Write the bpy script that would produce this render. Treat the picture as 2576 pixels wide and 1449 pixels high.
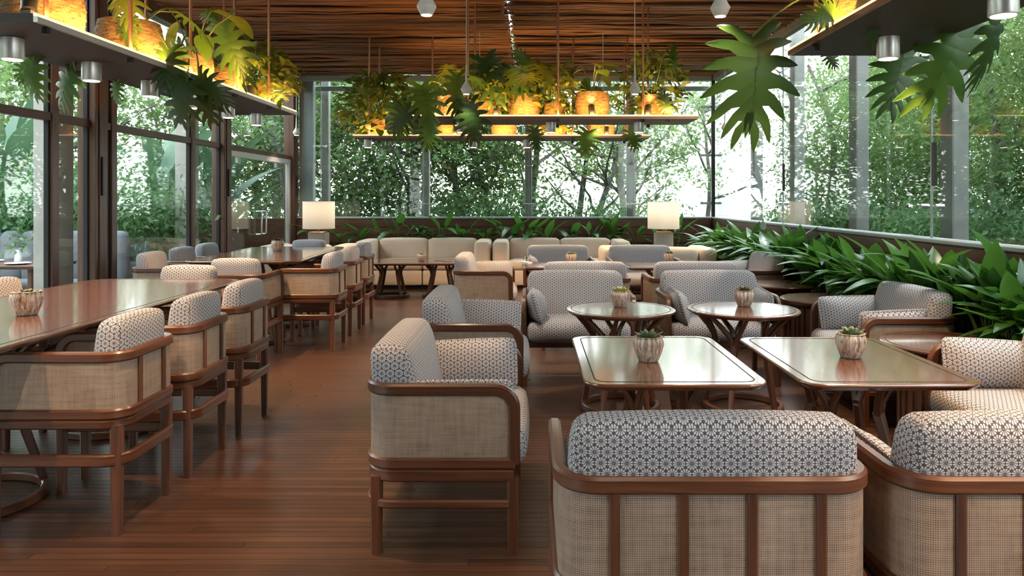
import bpy, math, random
from math import sin, cos, pi, radians, sqrt, atan2
from mathutils import Vector as V, Matrix, Quaternion
random.seed(7)
SC = bpy.context.scene
COL = SC.collection
for o in list(bpy.data.objects):
    bpy.data.objects.remove(o)

# ------------------------------------------------------------------ camera, sky, exposure
F, CX, CY, EYE = 1880.0, 1335.0, 500.0, 1.4          # focal length (px), optical axis (px), eye height
cam_d = bpy.data.cameras.new('camera')
cam = bpy.data.objects.new('camera', cam_d); COL.objects.link(cam)
cam.location = (0, 0, EYE); cam.rotation_euler = (pi/2, 0, 0)
cam_d.sensor_fit = 'HORIZONTAL'; cam_d.sensor_width = 36
cam_d.lens = 36*F/2576
cam_d.shift_x = -(CX-1288)/2576; cam_d.shift_y = -(724.5-CY)/2576
cam_d.clip_end = 300; cam_d.clip_start = 0.05
SC.camera = cam

world = bpy.data.worlds.new('world'); SC.world = world; world.use_nodes = True
_n = world.node_tree.nodes; _l = world.node_tree.links
_bg = _n['Background']
_tc = _n.new('ShaderNodeTexCoord'); _sx = _n.new('ShaderNodeSeparateXYZ'); _rp = _n.new('ShaderNodeValToRGB')
_l.new(_tc.outputs['Generated'], _sx.inputs[0]); _l.new(_sx.outputs['Z'], _rp.inputs[0]); _l.new(_rp.outputs[0], _bg.inputs[0])
_rp.color_ramp.elements[0].position = 0.0; _rp.color_ramp.elements[0].color = (1.0, 0.99, 0.97, 1)
_rp.color_ramp.elements[1].position = 0.7; _rp.color_ramp.elements[1].color = (0.80, 0.90, 1.0, 1)
_bg.inputs[1].default_value = 7.5

sun_d = bpy.data.lights.new('sun', 'SUN'); sun = bpy.data.objects.new('sun', sun_d); COL.objects.link(sun)
sun_d.energy = 2.2; sun_d.angle = radians(3); sun_d.color = (1, .95, .86)
sun.rotation_euler = V((-.62, -.25, -1.25)).to_track_quat('-Z', 'Y').to_euler()

SC.view_settings.view_transform = 'Standard'; SC.view_settings.look = 'None'
SC.view_settings.gamma = 1.0; SC.view_settings.use_curve_mapping = False
SC.view_settings.exposure = 0.34
SC.cycles.max_bounces = 8; SC.cycles.transparent_max_bounces = 16
SC.cycles.diffuse_bounces = 4; SC.cycles.glossy_bounces = 4; SC.cycles.transmission_bounces = 4
SC.cycles.caustics_reflective = False; SC.cycles.caustics_refractive = False
SC.cycles.sample_clamp_indirect = 6.0
SC.cycles.use_denoising = True

WARM = (1.0, 0.62, 0.30); WARMW = (1.0, 0.80, 0.58)
P_SPOT, P_PEND, P_UP, P_BACK, LED, P_LED = 80, 34, 9, 160, 1.9, 40

def at(px, py, z):                                    # the point of height z that stands at this place
    Y = F*(EYE-z)/(py-CY)
    return V(((px-CX)*Y/F, Y, z))
def atY(px, py, Y):
    return V(((px-CX)*Y/F, Y, EYE+(CY-py)*Y/F))

# ------------------------------------------------------------------ materials
class NT:
    def __init__(s, name):
        s.m = bpy.data.materials.new(name); s.m.use_nodes = True
        s.t = s.m.node_tree; s.N = s.t.nodes; s.b = s.N['Principled BSDF']; s.out = s.N['Material Output']
    def n(s, typ, **k):
        x = s.N.new('ShaderNode'+typ)
        for a, v in k.items(): setattr(x, a, v)
        return x
    def put(s, sock, v):
        if hasattr(v, 'is_linked') or isinstance(v, bpy.types.NodeSocket): s.t.links.new(v, sock)
        else: sock.default_value = v
    def math(s, op, a, b=None, c=None):
        x = s.n('Math', operation=op); s.put(x.inputs[0], a)
        if b is not None: s.put(x.inputs[1], b)
        if c is not None: s.put(x.inputs[2], c)
        return x.outputs[0]
    def mix(s, f, a, b, blend='MIX'):
        x = s.n('Mix', data_type='RGBA', blend_type=blend)
        s.put(x.inputs[0], f); s.put(x.inputs[6], a); s.put(x.inputs[7], b)
        return x.outputs[2]
    def ramp(s, f, stops):
        x = s.n('ValToRGB'); e = x.color_ramp.elements
        while len(e) < len(stops): e.new(0.5)
        for i, (p, c) in enumerate(stops): e[i].position = p; e[i].color = c if len(c) == 4 else (*c, 1)
        s.put(x.inputs[0], f); return x.outputs[0]
    def noise(s, vec, scale, detail=3, rough=.55):
        x = s.n('TexNoise'); s.put(x.inputs['Scale'], scale); s.put(x.inputs['Detail'], detail); s.put(x.inputs['Roughness'], rough)
        if vec is not None: s.t.links.new(vec, x.inputs['Vector'])
        return x.outputs[0]
    def vmul(s, vec, xyz):
        x = s.n('VectorMath', operation='MULTIPLY'); s.t.links.new(vec, x.inputs[0]); x.inputs[1].default_value = xyz
        return x.outputs[0]
    def vadd(s, a, b):
        x = s.n('VectorMath', operation='ADD'); s.t.links.new(a, x.inputs[0]); s.t.links.new(b, x.inputs[1]); return x.outputs[0]
    def bump(s, h, strength=.3, dist=.002):
        x = s.n('Bump'); x.inputs['Strength'].default_value = strength; x.inputs['Distance'].default_value = dist
        s.t.links.new(h, x.inputs['Height']); s.t.links.new(x.outputs[0], s.b.inputs['Normal'])
    def fin(s, col=None, rough=.5, metal=0, spec=.5, coat=0, coat_r=.1, emit=None, es=0):
        b = s.b
        if col is not None: s.put(b.inputs['Base Color'], col if isinstance(col, bpy.types.NodeSocket) else (*col[:3], 1))
        s.put(b.inputs['Roughness'], rough); b.inputs['Metallic'].default_value = metal
        b.inputs['Specular IOR Level'].default_value = spec
        b.inputs['Coat Weight'].default_value = coat; b.inputs['Coat Roughness'].default_value = coat_r
        if emit is not None:
            b.inputs['Emission Color'].default_value = (*emit, 1); b.inputs['Emission Strength'].default_value = es
        return s.m

def plain(name, col, rough=.5, **k): return NT(name).fin(col, rough, **k)

def wood(name, dark, mid, light, rough=.38, coat=0, coat_r=.1, var=.25, su=1.6, sv=38, bump=.15):
    m = NT(name)
    uv = m.n('UVMap').outputs[0]; oi = m.n('ObjectInfo').outputs['Random']
    off = m.n('CombineXYZ'); m.put(off.inputs[0], m.math('MULTIPLY', oi, 17.0)); m.put(off.inputs[1], m.math('MULTIPLY', oi, 9.0))
    v = m.vadd(m.vmul(uv, (su, sv, 1)), off.outputs[0])
    n1 = m.noise(v, 1.0, 5, .6)
    n2 = m.noise(m.vadd(m.vmul(uv, (su*4, sv*5, 1)), off.outputs[0]), 1.0, 2, .5)
    f = m.math('ADD', m.math('MULTIPLY', n1, .8), m.math('MULTIPLY', n2, .25))
    c = m.ramp(f, [(.30, dark), (.52, mid), (.75, light)])
    h = m.n('HueSaturation'); m.put(h.inputs['Color'], c)
    m.put(h.inputs['Value'], m.math('ADD', 1-var, m.math('MULTIPLY', oi, 2*var)))
    if bump: m.bump(n2, bump, .001)
    return m.fin(h.outputs[0], rough, coat=coat, coat_r=coat_r)

def fabric_flower():
    m = NT('flower_fabric')
    uv = m.n('UVMap').outputs[0]
    sp = m.n('SeparateXYZ'); m.t.links.new(m.vmul(uv, (1/.034, 1/.034, 1)), sp.inputs[0])
    S3 = 1.7320508
    def lat(ox, oy):
        x = m.math('ADD', sp.outputs[0], ox); y = m.math('ADD', sp.outputs[1], oy)
        dx = m.math('SUBTRACT', m.math('FRACT', m.math('ADD', x, .5)), .5)
        dy = m.math('MULTIPLY', m.math('SUBTRACT', m.math('FRACT', m.math('ADD', m.math('DIVIDE', y, S3), .5)), .5), S3)
        r = m.math('SQRT', m.math('ADD', m.math('MULTIPLY', dx, dx), m.math('MULTIPLY', dy, dy)))
        return dx, dy, r
    ax, ay, ar = lat(0, 0); bx, by, br = lat(.5, S3/2)
    sel = m.math('LESS_THAN', br, ar); inv = m.math('SUBTRACT', 1.0, sel)
    def pick(a, b): return m.math('ADD', m.math('MULTIPLY', a, inv), m.math('MULTIPLY', b, sel))
    dx, dy, r = pick(ax, bx), pick(ay, by), pick(ar, br)
    th = m.math('ARCTAN2', dy, dx)
    k = m.math('FRACT', m.math('MULTIPLY', th, 12/(2*pi)))
    lw = m.math('MULTIPLY', m.math('SUBTRACT', .5, m.math('ABSOLUTE', m.math('SUBTRACT', k, .5))), m.math('MULTIPLY', r, .5236))
    petal = m.math('GREATER_THAN', lw, .027)
    tip = m.math('ADD', .375, m.math('MULTIPLY', m.math('ABSOLUTE', m.math('SINE', m.math('MULTIPLY', th, 6))), .115))
    inside = m.math('LESS_THAN', r, tip)
    core = m.math('GREATER_THAN', r, .10); dot = m.math('LESS_THAN', r, .035)
    w = m.math('MULTIPLY', m.math('MULTIPLY', petal, inside), core)
    w = m.math('MAXIMUM', w, dot)
    nz = m.noise(m.vmul(uv, (900, 900, 1)), 1.0, 1)
    col = m.mix(w, (.085, .075, .092, 1), (.54, .53, .555, 1))
    col = m.mix(.22, col, m.ramp(nz, [(.3, (.2, .2, .2)), (.7, (.9, .9, .9))]), 'OVERLAY')
    m.bump(nz, .3, .001)
    return m.fin(col, .85, spec=.25)

def fabric_plain(name, a, b, sc=420):
    m = NT(name); uv = m.n('UVMap').outputs[0]
    n = m.noise(m.vmul(uv, (sc, sc*.6, 1)), 1.0, 2)
    n2 = m.noise(m.vmul(uv, (6, 6, 1)), 1.0, 2)
    c = m.mix(m.math('ADD', m.math('MULTIPLY', n, .7), m.math('MULTIPLY', n2, .3)), (*a, 1), (*b, 1))
    m.bump(n, .3, .001)
    return m.fin(c, .9, spec=.2)

def cane_mat():
    m = NT('woven_cane'); uv = m.n('UVMap').outputs[0]
    sp = m.n('SeparateXYZ'); m.t.links.new(uv, sp.inputs[0])
    def band(s, p): return m.math('ADD', .5, m.math('MULTIPLY', m.math('SINE', m.math('MULTIPLY', s, 2*pi/p)), .5))
    a, b = band(sp.outputs[0], .0058), band(sp.outputs[1], .0058)
    weave = m.math('MULTIPLY', m.math('ADD', a, .35), m.math('ADD', b, .35))
    n1 = m.noise(m.vmul(uv, (60, 7, 1)), 1.0, 3); n2 = m.noise(m.vmul(uv, (7, 60, 1)), 1.0, 3)
    f = m.math('ADD', m.math('MULTIPLY', weave, .38), m.math('MULTIPLY', m.math('ADD', n1, n2), .32))
    c = m.ramp(f, [(.30, (.09, .058, .042)), (.52, (.28, .198, .15)), (.80, (.41, .315, .25))])
    m.bump(weave, .35, .001)
    return m.fin(c, .5, spec=.4)

def glass_mat(name, tint=(.93, .97, .96), ior=1.5):
    m = NT(name); N = m.N
    N.remove(m.b)
    tr = m.n('BsdfTransparent'); tr.inputs[0].default_value = (*tint, 1)
    gl = m.n('BsdfGlossy'); gl.inputs['Roughness'].default_value = 0.0; gl.inputs[0].default_value = (1, 1, 1, 1)
    ge = m.n('NewGeometry'); dt = m.n('VectorMath', operation='DOT_PRODUCT')       # thin-pane Fresnel (Schlick), the same from both faces
    m.t.links.new(ge.outputs['Incoming'], dt.inputs[0]); m.t.links.new(ge.outputs['Normal'], dt.inputs[1])
    c = m.math('SUBTRACT', 1.0, m.math('ABSOLUTE', dt.outputs['Value']))
    fr = m.math('ADD', .035, m.math('MULTIPLY', m.math('POWER', c, 5.0), .9))
    mx = m.n('MixShader'); m.t.links.new(fr, mx.inputs[0]); m.t.links.new(tr.outputs[0], mx.inputs[1]); m.t.links.new(gl.outputs[0], mx.inputs[2])
    m.t.links.new(mx.outputs[0], m.out.inputs[0])
    return m.m

def leaf_mat(name, dark, light, rough=.35, trans=.35, tcol=None, pos=2.0, spec=.5):
    m = NT(name)
    oi = m.n('ObjectInfo').outputs['Random']
    tc = m.n('TexCoord').outputs['Object']
    n = m.noise(tc, pos, 2)
    f = m.math('ADD', m.math('MULTIPLY', m.math('SUBTRACT', n, .5), 1.6), m.math('ADD', .2, m.math('MULTIPLY', oi, .6)))
    f = m.math('MINIMUM', m.math('MAXIMUM', f, 0.0), 1.0)
    c = m.mix(f, (*dark, 1), (*light, 1))
    m.fin(c, rough, spec=spec)
    tl = m.n('BsdfTranslucent')
    m.put(tl.inputs[0], m.mix(.5, c, (*(tcol or light), 1)))
    mx = m.n('MixShader'); mx.inputs[0].default_value = trans
    m.t.links.new(m.b.outputs[0], mx.inputs[1]); m.t.links.new(tl.outputs[0], mx.inputs[2]); m.t.links.new(mx.outputs[0], m.out.inputs[0])
    return m.m

def pot_mat():
    m = NT('streaked_glaze'); tc = m.n('TexCoord').outputs['Object']
    n = m.noise(m.vmul(tc, (75, 75, 5)), 1.0, 3); n2 = m.noise(m.vmul(tc, (260, 260, 14)), 1.0, 2)
    f = m.math('ADD', m.math('MULTIPLY', n, .7), m.math('MULTIPLY', n2, .3))
    c = m.ramp(f, [(.36, (.13, .075, .05)), (.48, (.36, .27, .21)), (.62, (.66, .61, .56))])
    return m.fin(c, .35)

def basket_mat():
    m = NT('woven_basket'); tc = m.n('TexCoord').outputs['Object']
    n = m.noise(m.vmul(tc, (18, 18, 95)), 1.0, 4); n2 = m.noise(tc, 90, 3)
    f = m.math('ADD', m.math('MULTIPLY', n, .65), m.math('MULTIPLY', n2, .35))
    c = m.ramp(f, [(.33, (.06, .032, .015)), (.5, (.22, .135, .065)), (.68, (.37, .25, .13))])
    m.bump(f, .8, .006)
    return m.fin(c, .8, spec=.2)

def concrete(name, a, b, sc=6, rough=.8):
    m = NT(name); tc = m.n('TexCoord').outputs['Object']
    n = m.noise(tc, sc, 5)
    return m.fin(m.ramp(n, [(.3, a), (.7, b)]), rough)

M = dict(
    wood=wood('mahogany', (.043, .014, .008), (.098, .034, .016), (.175, .064, .029), .36, coat=.15, coat_r=.2),
    top=wood('polished_tabletop', (.060, .020, .010), (.125, .045, .020), (.20, .080, .036), .25, coat=1.0, coat_r=.10, var=.08, su=1.2, sv=26, bump=.04),
    floor=wood('deck_plank', (.040, .0175, .0105), (.072, .032, .0185), (.115, .053, .031), .36, coat=.25, coat_r=.25, var=.22, su=1.1, sv=30, bump=.25),
    col=wood('column_wood', (.050, .022, .014), (.095, .043, .027), (.16, .078, .05), .42, var=.1),
    panel=wood('low_wall_wood', (.045, .018, .010), (.085, .034, .018), (.13, .055, .03), .45, var=.08, sv=20),
    stick=wood('ceiling_stick', (.05, .02, .009), (.21, .085, .032), (.40, .17, .065), .4, var=.55, su=3, sv=30, bump=.5),
    roof=plain('roof_board', (.02, .011, .007), .8),
    shelf=plain('shelf_underside', (.035, .026, .023), .55),
    flower=fabric_flower(),
    beige=fabric_plain('sofa_weave', (.56, .43, .33), (.72, .58, .46)),
    grey=fabric_plain('grey_weave', (.12, .13, .145), (.20, .21, .23)),
    cane=cane_mat(),
    glass=glass_mat('window_glass'),
    steel=plain('brushed_steel', (.55, .56, .57), .3, metal=1),
    alu=plain('satin_aluminium', (.70, .68, .69), .35, metal=.6),
    greymetal=plain('grey_frame_paint', (.30, .33, .34), .5),
    white=plain('white_lacquer', (.78, .77, .76), .4),
    post=concrete('pale_post', (.22, .225, .215), (.32, .32, .30), 4),
    black=plain('black_plastic', (.015, .015, .016), .4),
    darkmetal=plain('dark_metal', (.03, .03, .032), .4, metal=.5),
    copper=plain('copper_tube', (.42, .20, .12), .35, metal=.8),
    led=plain('led_strip', (1, .7, .35), .5, emit=(1.0, .66, .27), es=LED),
    lampglow=plain('lamp_glow', (1, .9, .8), .5, emit=(1, .84, .62), es=12),
    shade=None, pot=pot_mat(), basket=basket_mat(),
    soil=plain('soil', (.03, .02, .014), .95),
    lily=leaf_mat('peace_lily_leaf', (.012, .058, .017), (.065, .185, .030), .28, .27, (.18, .42, .05), 1.5),
    split=leaf_mat('split_leaf', (.025, .085, .018), (.10, .20, .025), .38, .3, (.22, .40, .05), 2.0),
    splitd=leaf_mat('shaded_split_leaf', (.012, .042, .012), (.045, .10, .02), .40, .22, (.12, .24, .04), 2.0),  # split leaf copy with the shade of hanging leaves painted into its colour
    yellow=leaf_mat('lamplit_leaf', (.07, .13, .015), (.22, .25, .03), .45, .3, (.35, .38, .05), 3.0),  # warm glow of the shelf lights painted into the leaf colour
    stem=plain('green_stem', (.14, .19, .05), .5),
    succ=leaf_mat('succulent', (.06, .10, .055), (.17, .22, .12), .5, .05, None, 30),
    succy=leaf_mat('pale_succulent', (.22, .27, .06), (.42, .42, .14), .5, .05, None, 30),
    succd=leaf_mat('brown_succulent', (.05, .045, .02), (.13, .12, .05), .5, .05, None, 30),
    tree=leaf_mat('tree_leaf', (.035, .085, .032), (.155, .25, .075), .5, .38, (.34, .48, .15), .8, .3),
    treed=leaf_mat('dark_tree_leaf', (.030, .08, .035), (.125, .215, .075), .5, .36, (.30, .44, .14), .8, .3),
    shrub=leaf_mat('shrub_leaf', (.04, .11, .045), (.14, .25, .10), .55, .32, (.24, .40, .15), 1.2, .3),
    banana=leaf_mat('banana_leaf', (.03, .075, .045), (.09, .17, .09), .45, .25, (.14, .24, .12), 1.0),
    bark=concrete('bark', (.05, .045, .04), (.16, .145, .13), 9),
    pillar=concrete('outdoor_pillar', (.30, .28, .25), (.42, .39, .35), 3),
    ground=concrete('planting_ground', (.02, .04, .018), (.05, .08, .035), 3, .95),
    terrace=concrete('terrace_stone', (.30, .29, .27), (.42, .40, .38), 2),
    facade=plain('white_facade', (.85, .85, .84), .8),
    pane=plain('far_pane', (.35, .38, .42), .2),
    plate=plain('white_plate', (.82, .82, .80), .25),
    paper=plain('menu_card', (.10, .08, .07), .6),
)
def shade_mat():
    m = NT('lamp_shade'); uv = m.n('UVMap').outputs[0]
    n = m.noise(m.vmul(uv, (300, 40, 1)), 1, 2)
    c = m.mix(n, (.72, .62, .50, 1), (.86, .77, .66, 1)); m.fin(c, .9, spec=.1)
    tl = m.n('BsdfTranslucent'); m.put(tl.inputs[0], c)
    mx = m.n('MixShader'); mx.inputs[0].default_value = .5
    m.t.links.new(m.b.outputs[0], mx.inputs[1]); m.t.links.new(tl.outputs[0], mx.inputs[2]); m.t.links.new(mx.outputs[0], m.out.inputs[0])
    return m.m
M['shade'] = shade_mat()

# ------------------------------------------------------------------ mesh building
class MB:
    def __init__(s): s.v = []; s.f = []; s.uv = []
    def face(s, idx, uvs): s.f.append(tuple(idx)); s.uv.append(list(uvs))
    def sweep(s, pts, w, h, a0=None, ch=.25, closed=False, scale=None, caps=True):
        """rectangular bar w (along side) x h with chamfered edges along a path; rotation-minimising frame"""
        P = [V(p) for p in pts]; n = len(P)
        T = []
        for i in range(n):
            if closed: t = P[(i+1) % n]-P[i-1]
            else: t = P[min(i+1, n-1)]-P[max(i-1, 0)]
            T.append(t.normalized())
        a = V(a0) if a0 is not None else V((0, 0, 1)).cross(T[0])
        if a.length < 1e-5: a = V((1, 0, 0))
        a = (a-T[0]*a.dot(T[0])).normalized()
        A = [a]
        for i in range(1, n):
            v1 = P[i]-P[i-1]; c1 = v1.dot(v1)
            rl = A[-1]-v1*(2/c1*v1.dot(A[-1])); tl = T[i-1]-v1*(2/c1*v1.dot(T[i-1]))
            v2 = T[i]-tl; c2 = v2.dot(v2)
            r = rl-v2*(2/c2*v2.dot(rl)) if c2 > 1e-12 else rl
            A.append((r-T[i]*r.dot(T[i])).normalized())
        c = ch*min(w, h)
        W, H = w/2, h/2
        prof = [(-W+c, -H), (W-c, -H), (W, -H+c), (W, H-c), (W-c, H), (-W+c, H), (-W, H-c), (-W, -H+c)] if ch > 0 else [(-W, -H), (W, -H), (W, H), (-W, H)]
        k = len(prof)
        pv = [0]
        for i in range(k):
            p, q = prof[i], prof[(i+1) % k]; pv.append(pv[-1]+math.hypot(q[0]-p[0], q[1]-p[1]))
        b0 = len(s.v); L = 0; Ls = []
        for i in range(n):
            if i: L += (P[i]-P[i-1]).length
            Ls.append(L)
            B = T[i].cross(A[i]); sc = scale[i] if scale else 1
            sw, sh = sc if isinstance(sc, tuple) else (sc, sc)
            for (x, y) in prof: s.v.append(P[i]+A[i]*x*sw+B*y*sh)
        m = n if closed else n-1
        for i in range(m):
            j = (i+1) % n; l0 = Ls[i]; l1 = Ls[j] if j else L+(P[0]-P[-1]).length
            for q in range(k):
                r = (q+1) % k
                s.face((b0+i*k+q, b0+i*k+r, b0+j*k+r, b0+j*k+q), ((l0, pv[q]), (l0, pv[q+1]), (l1, pv[q+1]), (l1, pv[q])))
        if not closed and caps:
            s.face([b0+q for q in range(k)][::-1], [(p[0], p[1]) for p in prof][::-1])
            s.face([b0+(n-1)*k+q for q in range(k)], [(p[0], p[1]) for p in prof])
        return s
    def box(s, lo, hi, ch=.0):
        lo, hi = V(lo), V(hi); d = hi-lo; c = (lo+hi)/2
        ax = max(range(3), key=lambda i: d[i])
        e = V((0, 0, 0)); e[ax] = d[ax]/2
        o = [i for i in range(3) if i != ax]
        a = V((0, 0, 0)); a[o[0]] = 1
        T = V((0, 0, 0)); T[ax] = 1
        B = T.cross(a)
        hb = d[o[1]]
        m = min(d[o[0]], hb)
        return s.sweep([c-e, c+e], d[o[0]], hb, a, ch/m if m > 0 else 0)
    def tube(s, pts, r, seg=8, caps=True):
        P = [V(p) for p in pts]; n = len(P)
        R = r if isinstance(r, (list, tuple)) else [r]*n
        T = [(P[min(i+1, n-1)]-P[max(i-1, 0)]).normalized() for i in range(n)]
        ref = V((0, 0, 1)) if abs(T[0].z) < .9 else V((1, 0, 0))
        a = T[0].cross(ref).normalized(); b0 = len(s.v); L = 0
        for i in range(n):
            a = (a-T[i]*a.dot(T[i])).normalized(); B = T[i].cross(a)
            for q in range(seg):
                t = 2*pi*q/seg; s.v.append(P[i]+a*cos(t)*R[i]+B*sin(t)*R[i])
        for i in range(n-1):
            l0 = L; L += (P[i+1]-P[i]).length
            for q in range(seg):
                r2 = (q+1) % seg; u0, u1 = 2*pi*q/seg*R[i], 2*pi*(q+1)/seg*R[i]
                s.face((b0+i*seg+q, b0+i*seg+r2, b0+(i+1)*seg+r2, b0+(i+1)*seg+q), ((l0, u0), (l0, u1), (L, u1), (L, u0)))
        if caps:
            s.face([b0+q for q in range(seg)][::-1], [(0, 0)]*seg); s.face([b0+(n-1)*seg+q for q in range(seg)], [(0, 0)]*seg)
        return s
    def lathe(s, prof, seg=24, c=(0, 0, 0), flute=None):
        c = V(c); b0 = len(s.v); n = len(prof)
        for i, (r, z) in enumerate(prof):
            for q in range(seg):
                t = 2*pi*q/seg; rr = r*(1+(flute(t, i/(n-1)) if flute else 0)); s.v.append(c+V((rr*cos(t), rr*sin(t), z)))
        for i in range(n-1):
            for q in range(seg):
                r2 = (q+1) % seg
                u0, u1 = 2*pi*q/seg*max(prof[i][0], .01), 2*pi*(q+1)/seg*max(prof[i][0], .01)
                s.face((b0+i*seg+q, b0+i*seg+r2, b0+(i+1)*seg+r2, b0+(i+1)*seg+q), ((u0, prof[i][1]), (u1, prof[i][1]), (u1, prof[i+1][1]), (u0, prof[i+1][1])))
        if prof[0][0] > 1e-4: s.face([b0+q for q in range(seg)][::-1], [(0, 0)]*seg)
        if prof[-1][0] > 1e-4: s.face([b0+(n-1)*seg+q for q in range(seg)], [(0, 0)]*seg)
        return s
    def slab(s, poly, z0, z1, bev=.006, under=None):
        """flat plate from a plan outline (counter-clockwise), small bevel on top, larger under-bevel"""
        n = len(poly); C = V((sum(p[0] for p in poly)/n, sum(p[1] for p in poly)/n))
        under = bev if under is None else under
        def inset(d):
            out = []
            for i in range(n):
                p, q, r = V(poly[i-1]), V(poly[i]), V(poly[(i+1) % n])
                e1, e2 = (q-p), (r-q)
                nn = V((0, 0))
                for e in (e1, e2):
                    if e.length > 1e-7: nn += V((-e.y, e.x)).normalized()
                out.append(q+nn.normalized()*d)
            return out
        rings = [(inset(under*2.2), z0), (inset(under*.3), z0+(z1-z0)*.55), (inset(0), z0+(z1-z0)*.72), (inset(0), z1-bev), (inset(bev*.3), z1-bev*.3), (inset(bev), z1)]
        b0 = len(s.v)
        for r, z in rings:
            for p in r: s.v.append(V((p[0], p[1], z)))
        for k in range(len(rings)-1):
            L = 0
            for i in range(n):
                j = (i+1) % n; d = (V(poly[j])-V(poly[i])).length
                s.face((b0+k*n+i, b0+k*n+j, b0+(k+1)*n+j, b0+(k+1)*n+i), ((L, k*.01), (L+d, k*.01), (L+d, k*.01+.01), (L, k*.01+.01)))
                L += d
        xs = [p[0] for p in poly]; ys = [p[1] for p in poly]; lx = (max(xs)-min(xs)) >= (max(ys)-min(ys))
        def uvp(v): return (v[0], v[1]) if lx else (v[1], v[0])
        kk = len(rings)-1
        s.face([b0+kk*n+i for i in range(n)], [uvp(s.v[b0+kk*n+i]) for i in range(n)])
        s.face([b0+i for i in range(n)][::-1], [uvp(s.v[b0+i]) for i in range(n)][::-1])
        return s
    def cushion(s, size, r, n=7, puff=0.0, c=(0, 0, 0), warp=None):
        """soft rounded box: size xyz, corner radius r, face bulge puff; uv box-projected in metres"""
        hx, hy, hz = size[0]/2, size[1]/2, size[2]/2; c = V(c)
        r = min(r, hx*.98, hy*.98, hz*.98); vid = {}
        def pt(p):
            q = V((p[0]*hx, p[1]*hy, p[2]*hz))
            inn = V((max(-hx+r, min(hx-r, q.x)), max(-hy+r, min(hy-r, q.y)), max(-hz+r, min(hz-r, q.z))))
            d = q-inn
            q2 = inn+d.normalized()*r if d.length > 1e-9 else q
            b = [(1-p[i]**2) for i in range(3)]
            q2 = q2+V((p[0]*b[1]*b[2], p[1]*b[0]*b[2], p[2]*b[0]*b[1]))*puff
            if warp: q2 = warp(q2, p)
            return q2+c
        # denser sampling near the edges so the rounding shows
        g = [-1+2*i/n for i in range(n+1)]
        g = [math.copysign(1-(1-abs(t))**1.5, t) if True else t for t in g]
        for ax in range(3):
            u, w = (ax+1) % 3, (ax+2) % 3
            for sg in (-1, 1):
                for i in range(n):
                    for j in range(n):
                        ids = []; uvs = []
                        quad = [(i, j), (i+1, j), (i+1, j+1), (i, j+1)]
                        if sg < 0: quad.reverse()
                        for (ii, jj) in quad:
                            p = [0, 0, 0]; p[ax] = sg; p[u] = g[ii]; p[w] = g[jj]
                            key = tuple(round(x, 5) for x in p)
                            if key not in vid:
                                vid[key] = len(s.v); s.v.append(pt(p))
                            ids.append(vid[key])
                            q = s.v[vid[key]]
                            if ax == 0: uvs.append((q.y, q.z))
                            elif ax == 1: uvs.append((q.x, q.z))
                            else: uvs.append((q.y, q.x))
                        s.face(ids, uvs)
        return s
    def strip(s, rows, uvs=None):
        """grid of rows of points"""
        b0 = len(s.v); m = len(rows[0])
        for r in rows:
            for p in r: s.v.append(V(p))
        for i in range(len(rows)-1):
            for j in range(m-1):
                s.face((b0+i*m+j, b0+i*m+j+1, b0+(i+1)*m+j+1, b0+(i+1)*m+j), ((i*.1, j*.1), (i*.1, j*.1+.1), (i*.1+.1, j*.1+.1), (i*.1+.1, j*.1)))
        return s
    def xf(s, mat, start=0):
        for i in range(start, len(s.v)): s.v[i] = mat @ V(s.v[i])
        return s
    def mesh(s, name, mat, smooth=40):
        me = bpy.data.meshes.new(name)
        me.from_pydata([tuple(p) for p in s.v], [], s.f)
        uvl = me.uv_layers.new(name='UVMap')
        flat = [c for f in s.uv for p in f for c in p]
        uvl.data.foreach_set('uv', flat)
        if smooth:
            me.polygons.foreach_set('use_smooth', [True]*len(me.polygons))
            me.set_sharp_from_angle(angle=radians(smooth))
        me.materials.append(mat); me.update()
        return me

def link(name, data, parent=None, mw=None, **props):
    o = bpy.data.objects.new(name, data); COL.objects.link(o)
    if parent is not None: o.parent = parent
    if mw is not None: o.matrix_basis = mw
    for k, v in props.items(): o[k] = v
    return o
def part(name, mb, mat, parent, smooth=40, **props): return link(name, mb.mesh(name, mat, smooth), parent, **props)
def thing(name, label, cat, loc=(0, 0, 0), rz=0, group=None):
    o = bpy.data.objects.new(name, None); COL.objects.link(o); o.empty_display_size = .1
    o.location = loc; o.rotation_euler = (0, 0, rz); o['label'] = label; o['category'] = cat
    if group: o['group'] = group
    return o
def setting(name, data=None): return link(name, data, kind='structure')
def copy_thing(src, loc, rz, label, group=None):
    def cp(o, parent):
        c = o.copy(); COL.objects.link(c)
        if parent is not None: c.parent = parent
        for ch in list(o.children): cp(ch, c)
        return c
    r = cp(src, None); r.location = loc; r.rotation_euler = (0, 0, rz); r['label'] = label
    if group: r['group'] = group
    return r
def lamp(name, typ, loc, energy, color, parent=None, direction=(0, 0, -1), size=.03, cone=80, blend=.25):
    d = bpy.data.lights.new(name, typ); d.energy = energy; d.color = color
    if typ == 'SPOT': d.spot_size = radians(cone); d.spot_blend = blend
    d.shadow_soft_size = size
    o = bpy.data.objects.new(name, d); COL.objects.link(o)
    if parent is not None: o.parent = parent
    o.location = loc; o.rotation_euler = V(direction).to_track_quat('-Z', 'Y').to_euler()
    return o
def arc(c, r, a0, a1, n, z):
    return [V((c[0]+r*cos(a0+(a1-a0)*i/n), c[1]+r*sin(a0+(a1-a0)*i/n), z)) for i in range(n+1)]
def rrect(x0, y0, x1, y1, r, n=8):
    out = []
    for (cx, cy, a) in ((x1-r, y0+r, -pi/2), (x1-r, y1-r, 0), (x0+r, y1-r, pi/2), (x0+r, y0+r, pi)):
        for i in range(n+1): out.append((cx+r*cos(a+pi/2*i/n), cy+r*sin(a+pi/2*i/n)))
    return out
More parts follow.
